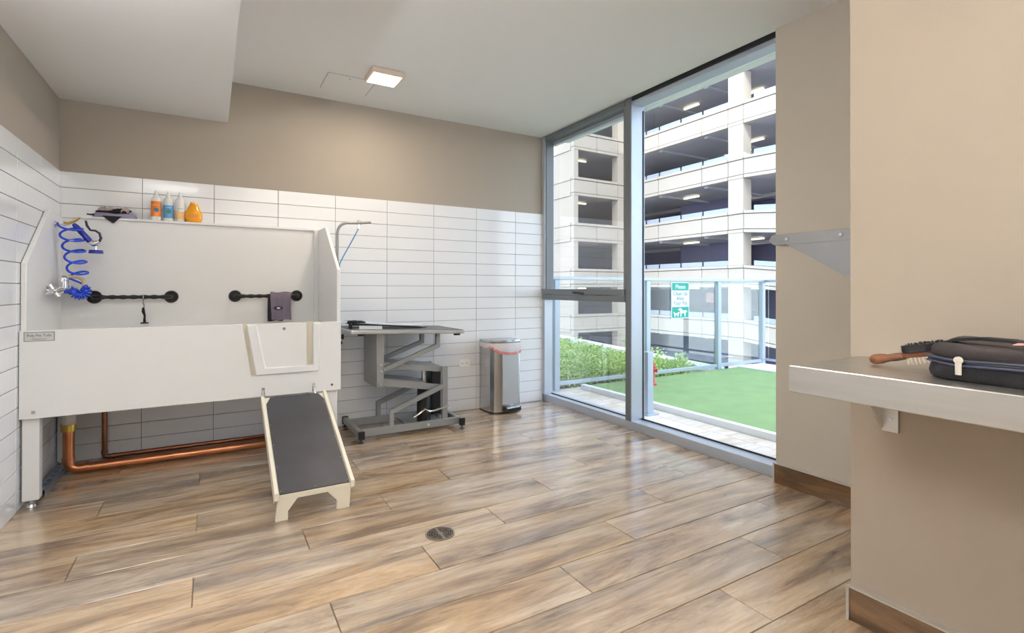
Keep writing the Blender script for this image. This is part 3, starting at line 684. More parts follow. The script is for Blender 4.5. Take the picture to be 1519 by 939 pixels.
for y in (YF, YB_):
    obj('upper_arm', zarm(y, [(1.955, .505), (2.39, .665), (2.39, .765)]), gm, t)
    obj('lower_arm', zarm(y-.0, [(2.45, .345), (2.018, .185), (2.018, .075)]), gm, t)
    bm = B(); obox(bm, (1.955, y+.03*(1 if y < -.3 else -1), .535), (2.455, y+.03*(1 if y < -.3 else -1), .468), .012, .042); obj('link_bar', bm, gm, t)
    bm = B(); obox(bm, (1.955, y+.03*(1 if y < -.3 else -1), .405), (2.42, y+.03*(1 if y < -.3 else -1), .325), .012, .048); obj('link_bar', bm, gm, t)
    bm = B(); box(bm, 2.432, 2.478, y-.004, y+.022, .075, .49, .002); obj('upright', bm, gm, t)
    bm = B(); box(bm, 1.79, 2.58, y-.035, y-.010, .030, .084, .003); obj('base_rail', bm, gm, t)
for a_, b__ in (((1.965, .552), (2.44, .486)), ((1.965, .43), (2.30, .370))):
    bm = B(); prism(bm, [(a_[0], a_[1]), (b__[0], b__[1]), (b__[0], b__[1]+.006), (a_[0], a_[1]+.006)], 'xz', YF+.03, YB_-.03); obj('cross_plate', bm, gm, t)
for x in (1.775, 2.570):
    bm = B(); box(bm, x-.018, x+.020, -.545, -.020, .034, .078, .003); bs = obj('base_foot_bar', bm, gm, t)
    for y in (-.545, -.028):
        bm = B(); box(bm, x-.021, x+.023, y-.012, y+.014, .026, .084, .002); cyl(bm, (x, y, 0), (x, y, .010), .020, .014, 14); cyl(bm, (x, y, .01), (x, y, .03), .006); obj('foot', bm, MT['black'], bs, label='black end cap and levelling foot')
bm = B(); box(bm, 2.16, 2.45, -.42, -.14, .045, .055); obj('pump_plate', bm, gm, t)
bm = B(); cyl(bm, (2.315, -.36, .056), (2.315, -.36, .345), .055, .050, 24); cyl(bm, (2.315, -.36, .345), (2.315, -.36, .352), .064, seg=24); obj('pump_cylinder', bm, MT['black'], t, smooth=True)
bm = B(); cyl(bm, (2.315, -.36, .35), (2.315, -.36, .475), .017, seg=16); obj('pump_rod', bm, MT['chrome'], t, smooth=True)
bm = B(); box(bm, 2.43, 2.52, -.24, -.15, .06, .455, .01); obj('rear_cover', bm, MT['black'], t)
bm = B(); tube(bm, [(2.165, -.55, .140), (2.20, -.555, .158), (2.255, -.56, .196), (2.29, -.555, .172), (2.33, -.55, .172), (2.44, -.54, .190), (2.47, -.50, .185), (2.48, -.40, .15), (2.48, -.2, .10)], .0075, 8); obj('foot_pedal_bar', bm, MT['chrome'], t, smooth=True)
bm = B(); cyl(bm, (2.30, YF-.037, .058), (2.30, YF-.045, .058), .010, seg=12); obj('bolt', bm, MT['trim'], t)
# grooming arm
gt = t
bm = B(); tube(bm, [(1.655, -.30, .74), (1.655, -.30, 1.535)] + arc((1.735, -.30, 1.535), .078, 180, 98, 8)[0:] + [(1.80, -.30, 1.616), (1.905, -.30, 1.628)], .0105, 12); t = obj('grooming_arm', bm, gm, gt, smooth=True, label='bent grey steel arm')
bm = B(); box(bm, 1.632, 1.7, -.33, -.27, .735, .775, .004); box(bm, 1.632, 1.678, -.325, -.275, .822, .860, .004); box(bm, 1.632, 1.645, -.32, -.28, .735, .86, .002); obj('clamp', bm, MT['black'], t)
bm = B(); cyl(bm, (1.655, -.35, .745), (1.655, -.27, .745), .008); sph(bm, (1.655, -.352, .745), .017); sph(bm, (1.672, -.33, .71), .015); cyl(bm, (1.672, -.33, .71), (1.668, -.31, .74), .005); obj('clamp_knob', bm, MT['black'], t, smooth=True)
t = thing('grooming_leash', 'light blue cord loop hanging from the bent grooming arm', 'leash', (1.8, -.30, 1.25))
bm = B(); tube(bm, [(1.815, -.30, 1.607), (1.812, -.30, 1.575)], .006, 8); tube(bm, [(1.815+.016*math.cos(a), -.30, 1.62+.016*math.sin(a)) for a in [i*math.pi/6 for i in range(13)]], .003, 6); obj('clip', bm, MT['chrome'], t, smooth=True)
bm = B(); tube(bm, [(1.812, -.30, 1.578), (1.79, -.30, 1.53), (1.74, -.30, 1.435), (1.70, -.30, 1.36), (1.672, -.30, 1.30), (1.668, -.31, 1.27), (1.66, -.318, 1.25)], .0045, 8); obj('cord', bm, MT['leash'], t, smooth=True)
# things lying on the table
t = thing('folded_grooming_sling', 'flat grey metal plate with black rim lying on the grooming table', 'plate', (1.99, -.33, .815))
def zt_(x): return zL-(x-1.7)*.0362+.001
n = 16; top = []; bot = []
bm = B(); gridv = []
for i in range(n+1):
    f = i/n; x = 1.722+f*.58; w = .105*(1-.35*f**4); lift = .036*(1-f)**1.5+.004+.010*f
    gridv.append([(x, -.35-w+.02, zt_(x)+lift+.004), (x, -.35, zt_(x)+lift+.012), (x, -.35+w, zt_(x)+lift+.008)])
thicken(bm, gridv, .005); obj('plate', bm, mat('pale_grey_plate', (206, 210, 216), .3), t, smooth=True)
bm = B(); gridv = []
for i in range(n+1):
    f = i/n; x = 1.726+f*.60; w = .103*(1-.45*f**5); gridv.append([(x, -.35-w+.012, zt_(x)+.004+.018*(1-f)), (x, -.35, zt_(x)+.008+.018*(1-f)), (x, -.35+w, zt_(x)+.008+.018*(1-f))])
thicken(bm, gridv, .004); obj('black_rim', bm, MT['black'], t, smooth=True)
t = thing('clear_tray', 'small pale translucent strip at the near left corner of the table', 'tray', (1.83, -.52, .818))
bm = B(); x0, x1 = 1.757, 1.922; prism(bm, [(x0, zt_(x0)), (x1, zt_(x1)), (x1, zt_(x1)+.004), (x0, zt_(x0)+.004)], 'xz', -.55, -.49); prism(bm, [(x0, zt_(x0)), (x1, zt_(x1)), (x1, zt_(x1)+.026), (x0, zt_(x0)+.028)], 'xz', -.552, -.548); obj('strip', bm, mat('pale_plastic', (206, 210, 214), .25), t)
t = thing('black_clamp', 'black plastic clamp at the tub end of the grooming table', 'clamp', (1.735, -.42, .82))
bm = B(); box(bm, 1.702, 1.722, -.50, -.46, zt_(1.7), .862, .004); box(bm, 1.69, 1.76, -.49, -.465, .856, .884, .006); tube(bm, [(1.755, -.478, .870), (1.79, -.478, .872), (1.82, -.478, .866)], [.012, .009, .005], 8); obj('body', bm, MT['black'], t, smooth=True)

# ================================================================ BIN
bx0, bx1, by0, by1 = 2.985, 3.305, -.295, -.045
t = thing('pedal_bin', 'stainless steel pedal bin with pink-edged liner against the tiled wall', 'bin', ((bx0+bx1)/2, -.16, 0))
def binsec(z, e=0.0, yoff=0):
    cx = (bx0+bx1)/2; hw = (bx1-bx0)/2+e; out = []
    pts_ = [(-hw, by1+e), (-hw, by0+.09), (-hw*.97, by0+.062), (-hw*.82, by0+.028-e), (-hw*.55, by0+.010-e), (0, by0-.004-e), (hw*.55, by0+.010-e), (hw*.82, by0+.028-e), (hw*.97, by0+.062), (hw, by0+.09), (hw, by1+e)]
    return [(cx+a, b_+yoff, z) for a, b_ in pts_]
bm = B(); loft(bm, [binsec(.012), binsec(.60), binsec(.612, -.002)]); obj('body', bm, MT['steelv'], t, smooth=True, auto=25)
bm = B(); loft(bm, [binsec(0, .003), binsec(.014, .003)]); obj('base_ring', bm, MT['black'], t)
bm = B(); loft(bm, [binsec(.612, .002), binsec(.640, .005), binsec(.652, .0)]); obj('lid', bm, MT['steelv'], t, smooth=True, auto=25)
bm = B(); box(bm, bx0+.095, bx1-.055, by0-.006, by0+.02, .08, .555, .003); obj('front_panel', bm, mat('matt_steel', (196, 198, 200), .42, .9), t)
bm = B(); prism(bm, [(bx0+.095, .022), (bx1-.050, .022), (bx1-.055, .060), (bx0+.11, .060)], 'xz', by0-.045, by0+.01, .004); obj('pedal', bm, MT['black'], t)
bm = B(); prism(bm, [(bx0+.115, .050), (bx1-.070, .050), (bx1-.07, .062), (bx0+.12, .062)], 'xz', by0-.05, by0-.03, .002); obj('pedal_plate', bm, MT['chrome'], t)
# liner
def liner(z0f, e):
    cx = (bx0+bx1)/2; secs = []
    for j in range(5):
        f = j/4; s = []
        base = binsec(0, e+.004*math.sin(f*3))
        dense = []
        for i in range(len(base)-1):
            for q in range(5): dense.append((base[i][0]+(base[i+1][0]-base[i][0])*q/5, base[i][1]+(base[i+1][1]-base[i][1])*q/5))
        dense.append(base[-1][:2])
        for k, (x, y) in enumerate(dense):
            u = k/(len(dense)-1); low = z0f(u); z = .628-(.628-low)*f
            s.append((x+.003*math.sin(k*1.7+j), y+.003*math.sin(k*2.3+j*2), z))
        secs.append(s)
    return secs
bm = B(); secs = liner(lambda u: .585-.055*math.sin(min(1, max(0, (u-.25)/.6))*math.pi)+.006*math.sin(u*60), .008); thicken(bm, secs, .0015); obj('liner', bm, MT['bagpl'], t, smooth=True, auto=80)
bm = B(); secs = [[(p[0], p[1]-.002, z0) for p in s] for s, z0 in ()]
def band(u): return .585-.062*math.sin(min(1, max(0, (u-.25)/.6))*math.pi)
base = binsec(0, .012); dense = []
for i in range(len(base)-1):
    for q in range(5): dense.append((base[i][0]+(base[i+1][0]-base[i][0])*q/5, base[i][1]+(base[i+1][1]-base[i][1])*q/5))
dense = dense[6:44]
rows = []
for dz in (0, .010, .024):
    rows.append([(x+.002*math.sin(k*2.1+dz*90), y-.002+.002*math.sin(k*1.3), band((k+6)/50)+dz-.003) for k, (x, y) in enumerate(dense)])
thicken(bm, rows, .0015); obj('red_band', bm, MT['bagred'], t, smooth=True, auto=80, label='pinkish red drawstring band')
# outlet
t = thing('wall_outlet', 'white horizontal electrical outlet plate low on the tiled wall', 'outlet', (2.842, -.01, .40))
bm = B(); box(bm, 2.786, 2.898, -.0145, -.0095, .398, .470, .002); obj('plate', bm, MT['outlet'], t)
for x in (2.818, 2.866):
    bm = B(); box(bm, x-.017, x+.017, -.0165, -.0142, .414, .454, .003); rc = obj('socket', bm, MT['outlet'], t)
    bm = B(); box(bm, x-.006, x-.003, -.017, -.0163, .428, .440); box(bm, x+.003, x+.006, -.017, -.0163, .428, .440); obj('slots', bm, MT['ink'], rc)
# floor drain
cx, cy = 1.74, -2.10; R = .066
t = thing('floor_drain', 'round steel floor drain grate in the wood floor', 'drain', (cx, cy, .0))
bm = B(); cyl(bm, (cx, cy, .0003), (cx, cy, .0012), R*.93, seg=32); obj('hole', bm, MT['dark'], t)
bm = B()
def annulus(bm, r0, r1, a0, a1, z0, z1, n):
    ring = [[(cx+r*math.cos(a0+(a1-a0)*i/n), cy+r*math.sin(a0+(a1-a0)*i/n), z1) for i in range(n+1)] for r in (r0, r1)]
    thicken(bm, ring, -(z1-z0))
annulus(bm, R*.88, R, 0, 2*math.pi, .0004, .004, 40); obj('ring', bm, MT['drain'], t)
bm = B()
for r in (.17, .34, .50, .66, .80):
    annulus(bm, R*(r-.022), R*(r+.022), 0, 2*math.pi, .0012, .0035, 32)
for k in range(10):
    a = k*math.pi/5+.2; obox(bm, (cx+R*.14*math.cos(a), cy+R*.14*math.sin(a), .0025), (cx+R*.9*math.cos(a), cy+R*.9*math.sin(a), .0025), .0026, .002)
obox(bm, (cx-R*.0, cy-R*.92, .0028), (cx, cy+R*.92, .0028), .010, .002); cyl(bm, (cx, cy, .0012), (cx, cy, .0036), .011, seg=16)
obj('grate', bm, MT['drain'], t)

# ================================================================ WALL SHELVES (right)
t = thing('steel_wall_shelf', 'long thick stainless steel wall shelf holding the brush and bag', 'shelf', (2.51, -4.2, .60))
bm = B(); box(bm, 2.302, 2.718, -5.3, -3.39, .814, .892, .0025); obj('board', bm, MT['steel'], t)
for yb in (-3.455, -4.75):
    bm = B(); prism(bm, [(2.715, .813), (2.56, .813), (2.712, .665), (2.715, .665)], 'xz', yb-.003, yb+.003); box(bm, 2.708, 2.7195, yb-.045, yb, .66, .813); k_ = obj('bracket', bm, MT['steel'], t)
    bm = B(); cyl(bm, (2.708, yb-.025, .70), (2.704, yb-.025, .70), .005, seg=10); obj('screw', bm, MT['chrome'], k_)
t = thing('steel_end_shelf', 'upper stainless shelf with triangular bracket past the wall corner', 'shelf', (3.1, -3.2, 1.14))
bm = B(); prism(bm, [(-3.354, 1.288), (-3.354, 1.328), (-3.055, 1.331), (-3.038, 1.324), (-3.030, 1.310), (-3.038, 1.296), (-3.055, 1.288)], 'yz', 2.765, 3.64, .001); sh_ = obj('board', bm, MT['steeld'], t)
for x in (2.762, 3.55):
    bm = B(); prism(bm, [(-3.354, 1.2875), (-3.105, 1.2875), (-3.354, 1.140)], 'yz', x, x+.004); obj('bracket', bm, MT['steeld'], t)
for y in (-3.105, -3.303):
    bm = B(); cyl(bm, (2.765, y, 1.309), (2.758, y, 1.309), .008, .006, 14); obj('screw', bm, MT['chrome'], sh_)

# brush
ZT = .8925
t = thing('wooden_brush', 'double sided wooden pet brush leaning on the steel shelf', 'brush', (2.60, -3.55, ZT))
p0 = Vector((2.525, -3.505, ZT+.0135)); dr = Vector((.42, -.88, .20)).normalized()
sidev = dr.cross(Vector((0, 0, 1))).normalized(); upv = sidev.cross(dr)
def tb(d_, r): return p0+dr*d_, r
bm = B(); tube(bm, [p0+dr*d_ for d_ in (-.002, .004, .012, .028, .045, .060, .075, .090)], [.006, .012, .0150, .0145, .0105, .0120, .0110, .008], 14); obj('handle', bm, MT['wood'], t, smooth=True)
def oval(bm, c, L, w, z0, z1, n=24, e0=1., e1=1.):
    s = []
    for z, e in ((z0, e0), (z1, e1)):
        s.append([c+dr*(L*e*math.cos(2*math.pi*k/n))+sidev*(w*e*math.sin(2*math.pi*k/n))+upv*z for k in range(n)])
    loft(bm, s)
hc = p0+dr*.132
bm = B(); oval(bm, hc, .058, .030, -.004, .008); obj('head', bm, MT['wood'], t, smooth=True)
bm = B(); oval(bm, hc, .053, .026, .008, .014, e1=1.02); oval(bm, hc, .054, .027, .014, .030, e1=.98)
for k in range(60):
    a = random.random()*6.28; r_ = math.sqrt(random.random())*.95; q = hc+dr*(.053*r_*math.cos(a))+sidev*(.026*r_*math.sin(a)); cyl(bm, q+upv*.026, q+upv*.0345, .0022, .001, 5)
obj('bristles', bm, MT['black'], t, kind='stuff', label='dense black bristles on top')
bm = B()
for i in range(-5, 6):
    for j in range(-2, 3):
        if (i/5.5)**2+(j/2.6)**2 > 1: continue
        q = hc+dr*(.050*i/5.5)+sidev*(.026*j/2.6); cyl(bm, q-upv*.004, q-upv*.022, .0008, .0006, 5); sph(bm, q-upv*.0225, .0014, u=5, v=4)
obj('pins', bm, MT['pin'], t, kind='stuff', label='thin metal pins underneath')
# bag
t = thing('black_tool_bag', 'black zipped grooming tool bag lying on the steel shelf', 'bag', (2.52, -3.98, ZT))
def slab(x0, x1, y0, y1, z0, z1, seed, n=36, amp=.004, pw=4, ez=.35):
    random.seed(seed); ph = [random.random()*6 for _ in range(5)]; secs = []
    cx_, cy_ = (x0+x1)/2, (y0+y1)/2; hx, hy = (x1-x0)/2, (y1-y0)/2
    for zf, e in ((0, .955), (.12, .985), (.35, 1.0), (.65, 1.0), (.88, .985), (1, .94), (1.04, .5), (1.05, .05)):
        s = []
        for k in range(n):
            a = 2*math.pi*k/n; c_, s_ = math.cos(a), math.sin(a)
            X = math.copysign(abs(c_)**(2/pw), c_); Y = math.copysign(abs(s_)**(2/pw), s_)
            x = cx_+hx*X*e; y = cy_+hy*Y*e
            x += amp*math.sin(y*38+ph[0]+zf*2); y += amp*math.sin(x*30+ph[1]+zf*3)
            z = z0+(z1-z0)*min(zf, 1)+(amp*1.3*math.sin(y*22+ph[2])+amp*math.sin(x*25+ph[3]))*(zf if zf > .3 else 0)+(.004 if zf > 1 else 0)
            s.append((x, y, z))
        secs.append(s)
    bm = B(); loft(bm, secs); return bm
obj('lower_case', slab(2.385, 2.66, -4.30, -3.672, ZT, ZT+.046, 3), MT['blackf'], t, smooth=True, auto=60)
obj('upper_case', slab(2.392, 2.655, -4.30, -3.676, ZT+.046, ZT+.086, 9, amp=.005), MT['bagtop'], t, smooth=True, auto=60, label='brownish black top flap')
def ring(z, x0, x1, y0, y1, pw=4, n=60):
    out = []
    for k in range(n+1):
        a = 2*math.pi*k/n; c_, s_ = math.cos(a), math.sin(a)
        out.append(((x0+x1)/2+(x1-x0)/2*math.copysign(abs(c_)**(2/pw), c_), (y0+y1)/2+(y1-y0)/2*math.copysign(abs(s_)**(2/pw), s_), z+.002*math.sin(k*.7)))
    return out
for z in (ZT+.041, ZT+.052):
    bm = B(); tube(bm, ring(z, 2.381, 2.664, -4.304, -3.668), .0032, 6, caps=False); obj('piping', bm, MT['piping'], t, smooth=True)
bm = B(); tube(bm, ring(ZT+.0465, 2.383, 2.662, -4.302, -3.670), .0022, 6, caps=False); obj('zip', bm, MT['black'], t, smooth=True)
bm = B(); box(bm, 2.374, 2.379, -3.768, -3.756, ZT+.018, ZT+.054, .001); cyl(bm, (2.374, -3.762, ZT+.053), (2.379, -3.762, ZT+.053), .009, seg=12); obj('zip_tag', bm, MT['tagw'], t, label='white zip pull tag')
bm = B(); thicken(bm, [[(2.46+dx, -3.70-.026*i, ZT+.094+h_) for i, h_ in enumerate((-.006, .004, .008, .010, .009, .009, .004, .000, .002, .003, .003))] for dx in (0, .05)], .007); obj('handle_strap', bm, MT['blackf'], t, smooth=True, auto=70)
bm = B(); tube(bm, [(2.50, -3.93, ZT+.090), (2.495, -3.955, ZT+.104), (2.49, -3.98, ZT+.109), (2.485, -4.005, ZT+.104), (2.48, -4.02, ZT+.094)], .0045, 8); obj('loop', bm, MT['blackf'], t, smooth=True)
bm = B(); thicken(bm, [[(2.425, -3.845-.03*i, ZT+.0955+.002*math.sin(i)) for i in range(6)], [(2.475, -3.845-.03*i, ZT+.0985) for i in range(6)]], .0015); obj('patch', bm, MT['pink'], t, label='pink and white patch on top')

# ================================================================ TERRACE
bm = B(); box(bm, 3.86, 8.0, -8, .38, -.3, -.006); tf = struct('terrace_floor', bm, MT['whitec'])
for k in range(0, 18):
    y1 = .28-.205*k
    for j, x in enumerate((3.87,)):
        pass
for i in range(3):
    x0 = 3.87+.175*i; yy = .34-(.33*i) % 1.2
    y = .345
    first = True
    while y > -3.4:
        L_ = (.4+.35*i) if first else 1.2; first = False
        a, b_ = max(y-L_, -3.4), y
        bm = B(); box(bm, x0, x0+.171, a+.003, b_, -.006, .0, .001); o = obj('plank', bm, MT['tplank'], tf); y -= L_
bm = B(); box(bm, 4.457, 7.158, -5.0, .27, -.006, .030); tu = obj('artificial_turf', bm, MT['turf'], None); tag(tu, 'bright green artificial turf lawn outside the window', 'turf', kind='stuff')
t = thing('turf_edging', 'low white edging board between terrace tiles and green turf', 'edging', (4.42, -2.4, 0))
bm = B(); box(bm, 4.40, 4.455, -5.0, .27, -.004, .052, .003); obj('near_board', bm, MT['whitec'], t)
bm = B(); box(bm, 7.16, 7.72, -5.0, .30, -.004, .045, .003); obj('far_kerb', bm, MT['whitec'], t)
# railing
t = thing('glass_railing', 'aluminium and glass terrace railing around the turf', 'railing', (6, .32, 0))
bm = B(); box(bm, 3.95, 7.86, .285, .355, 1.215, 1.252, .004); obj('top_rail', bm, MT['rail'], t)
bm = B(); box(bm, 7.79, 7.86, -5.0, .285, 1.215, 1.252, .004); obj('top_rail', bm, MT['rail'], t)
bm = B(); box(bm, 4.1, 7.82, .30, .34, .055, .095, .003); obj('bottom_rail', bm, MT['rail'], t)
bm = B(); box(bm, 7.805, 7.845, -5.0, .30, .075, .105, .003); obj('bottom_rail', bm, MT['rail'], t)
for x, y in ((4.10, .32), (5.47, .32), (6.80, .32), (7.78, .32), (7.825, -1.1), (7.825, -2.4)):
    bm = B(); box(bm, x-.035, x+.035, y-.03, y+.03, -.02, 1.215, .004); obj('post', bm, MT['rail'], t)
for a, b_ in ((4.14, 5.43), (5.51, 6.76), (6.84, 7.74)):
    bm = B(); box(bm, a, b_, .317, .325, .095, 1.215); obj('glass_panel', bm, MT['rglass'], t)
for a, b_ in ((-1.06, .25), (-2.36, -1.14)):
    bm = B(); box(bm, 7.821, 7.829, a, b_, .105, 1.215); obj('glass_panel', bm, MT['rglass'], t)
# sign on the railing
SX0, SX1, SZ0, SZ1 = 5.885, 6.215, .735, 1.205
t = thing('pet_sign', 'teal and white pet clean up sign on the glass railing', 'sign', ((SX0+SX1)/2, .30, SZ0))
bm = B(); box(bm, SX0, SX1, .309, .3165, SZ0, SZ1, .002); obj('board', bm, MT['signw'], t)
xm = (SX0+SX1)/2
def outline(name, pts, m, parent, y0, y1):
    bm = B(); prism(bm, pts, 'xz', y0, y1); return obj(name, bm, m, parent)
bd = outline('header_band', [(SX0+.012, SZ1-.012), (SX1-.012, SZ1-.012), (SX1-.012, SZ1-.108), (SX0+.012, SZ1-.108)], MT['teal'], t, .3075, .3092)
text('lettering', 'Please', .075, Mf(xm, .3072, SZ1-.062), MT['whitei'], bd, .0005)
for s_, z in (('Clean Up', SZ1-.150), ('After', SZ1-.212), ('Your Pet', SZ1-.272)):
    text('lettering', s_, .070, Mf(xm, .3086, z), MT['ink'], t, .0006)
bd = outline('picture_panel', [(SX0+.012, SZ0+.012), (SX1-.012, SZ0+.012), (SX1-.012, SZ0+.150), (SX0+.012, SZ0+.150)], MT['teal'], t, .3075, .3092)
dog = [(.52, .0), (.56, 0), (.58, .40), (.80, .42), (.82, .02), (.87, .02), (.88, .40), (.93, .60), (.99, .52), (.97, .68), (.90, .74), (.66, .72), (.60, .92), (.52, .98), (.48, 1.08), (.44, .96), (.34, .86), (.36, .78), (.46, .78), (.50, .55)]
cat = [(.10, .02), (.16, .02), (.17, .22), (.30, .22), (.31, .02), (.37, .02), (.39, .30), (.45, .50), (.44, .60), (.39, .52), (.34, .56), (.30, .42), (.12, .44), (.05, .58), (.01, .56), (.07, .38)]
for nm, pts_ in (('dog_silhouette', dog), ('cat_silhouette', cat)):
    outline(nm, [(SX0+.03+p[0]*.26, SZ0+.024+p[1]*.108) for p in pts_], MT['whitei'], bd, .3062, .3076)
t = thing('short_post', 'short square grey metal post standing just outside the window', 'post', (4.2, -.95, 0))
bm = B(); box(bm, 4.165, 4.235, -.985, -.915, 0, .556, .003); obj('post', bm, MT['rail'], t)
bm = B(); box(bm, 4.13, 4.27, -1.02, -.88, 0, .012, .002); obj('base_plate', bm, MT['rail'], t)
# hydrant
hx, hy = 5.155, -.062
t = thing('red_hydrant', 'small red dog fire hydrant standing on the green turf', 'hydrant', (hx, hy, .03))
bm = B(); lathe(bm, [(.060, 0), (.060, .012), (.040, .018), (.036, .03), (.034, .19), (.046, .20), (.046, .215), (.038, .222), (.036, .245), (.026, .275), (.012, .290), (.010, .310), (.004, .314)], (hx, hy, .03), 20); obj('body', bm, MT['red'], t, smooth=True)
for a in (0, math.pi/2, math.pi, -math.pi/2):
    bm = B(); c_, s_ = math.cos(a-.5), math.sin(a-.5); cyl(bm, (hx, hy, .19), (hx+.062*c_, hy+.062*s_, .19), .018, seg=12); cyl(bm, (hx+.05*c_, hy+.05*s_, .19), (hx+.064*c_, hy+.064*s_, .19), .023, seg=12); obj('outlet_cap', bm, MT['red'], t, smooth=True)
# planter
bm = B(); box(bm, 3.87, 6.70, .39, 5.6, -.5, -.10); so = obj('planter_bed', bm, MT['soil'], None); so['kind'] = 'structure'
def leafmesh(n, box_, sz, seed, hfun):
    random.seed(seed); vs = []; fs = []
    for i in range(n):
        x = random.uniform(box_[0], box_[1]); y = random.uniform(box_[2], box_[3]); hm = hfun(x, y)
        if hm <= .03: continue
        z = .02-.12*(y > .4)+(hm+.12*(y > .4))*(random.random()**.55)
        d_ = Vector((random.gauss(0, 1), random.gauss(0, 1), random.gauss(.5, .7))).normalized(); w_ = d_.orthogonal().normalized()
        w_ = (Matrix.Rotation(random.random()*6, 3, d_) @ w_); s_ = sz*random.uniform(.6, 1.3); p = Vector((x, y, z)); b0 = len(vs)
        vs += [p, p+d_*s_*.5+w_*s_*.25, p+d_*s_, p+d_*s_*.5-w_*s_*.25]; fs.append((b0, b0+1, b0+2, b0+3))
    return vs, fs
def hf(x, y):
    edge = 1.55*(y-.4)+3.0
    base = .245+.05*math.sin(x*4.1+y*2.3)+.06*math.sin(x*9+y*7)
    base *= max(.32, min(1, (5.75-x+.25*(y-.4))/.6+.3))
    return base
vs, fs = leafmesh(34000, (4.0, 6.6, .45, 4.4), .05, 11, hf)
me = bpy.data.meshes.new('planter_shrubs'); me.from_pydata([tuple(v) for v in vs], [], fs); me.materials.append(MT['leaf']); me.materials.append(MT['leafd'])
for p in me.polygons: p.material_index = 1 if random.random() < .35 else 0
o = bpy.data.objects.new('planter_shrubs', me); COL.objects.link(o); o.location = (0, 0, 0); tag(o, 'dense mass of bright green shrubs in the planter beyond the railing', 'shrubs', kind='stuff')
for i, (x, y, h_) in enumerate(((5.50, .66, .45), (6.05, .70, .28), (6.45, .66, .2))):
    t = thing('leafy_shoot', ['tallest thin leafy shoot rising behind the short post', 'middle leafy shoot behind the railing glass under the sign', 'smallest leafy shoot nearest the railing post right of the sign'][i], 'plant', (x, y, .02), 'leafy shoots by the railing')
    bm = B(); tube(bm, [(x, y, .02), (x+.02, y+.01, .02+h_*.6), (x+.01, y, .02+h_)], .005, 5); obj('stem', bm, MT['leafd'], t)
    vs, fs = leafmesh(90, (x-.09, x+.09, y-.09, y+.09), .06, 20+i, lambda a, b_, h_=h_: h_)
    me = bpy.data.meshes.new('foliage'); me.from_pydata([tuple(Vector(v)-Vector((x, y, .02))) for v in vs], [], fs); link('foliage', me, MT['leaf'], t)
t = thing('white_parapet', 'low white parapet kerb edging the far side of the planter', 'parapet', (7.2, 2.5, -.3))
bm = B(); obox(bm, (6.88, .40, -.16), (7.86, 5.9, -.16), .20, .28); obj('wall', bm, MT['whitec'], t)
bm = B(); obox(bm, (6.88, .40, .005), (7.86, 5.9, .005), .26, .05, bev=.004); obj('coping', bm, MT['whitec'], t)

# ================================================================ OWN TOWER + STREET
bm = B(); box(bm, -14, 3.86, -30, 3.0, 2.92, 38.5); struct('tower_above', bm, MT['tower'])  # unseen mass, height and end shaped to shade the lower garage
bm = B(); box(bm, -14, 3.80, .27, 3.0, -12, 2.92); struct('tower_side', bm, MT['tower'])
bm = B(); box(bm, -60, 90, -60, 90, -12.4, -12.2); struct('street', bm, MT['street'])

# ================================================================ PARKING GARAGE
XB, YA = 27.7, 24.2; XA = 22.55; ST = 3.2; Z0 = 1.24   # opening top of level 0
gar = thing('parking_garage', 'beige concrete multi-storey parking garage across the street', 'building', (27, 18, -12.2))
levels = range(-4, 8)
YR = 14.68
def zshift(y, k):
    if y >= YR: return 0
    return -(.10 if k <= 1 else (.05 if k == 2 else .01))*(YR-y)
def bpanel(y0, y1, z0, z1, k, xo=0, xi=.35, m=None, name='band_panel', parent=None):
    """piece of facade B between y0<y1"""
    bm = B(); g_ = .02
    P = []
    for x in (XB+xo, XB+xi):
        for y in (y0+g_, y1-g_):
            dz = zshift(y, k); P.append((x, y, z0+dz+.01)); P.append((x, y, z1+dz-.01))
    v = [bm.verts.new(p) for p in P]
    for f in ((0, 1, 3, 2), (4, 6, 7, 5), (0, 4, 5, 1), (2, 3, 7, 6), (1, 5, 7, 3), (0, 2, 6, 4)): bm.faces.new([v[i] for i in f])
    return obj(name, bm, m or MT['concrete'], parent or gar)
ysB = [24.2, 21.3, 17.64, 15.72, 14.68, 12.6, 10.4, 8.2]
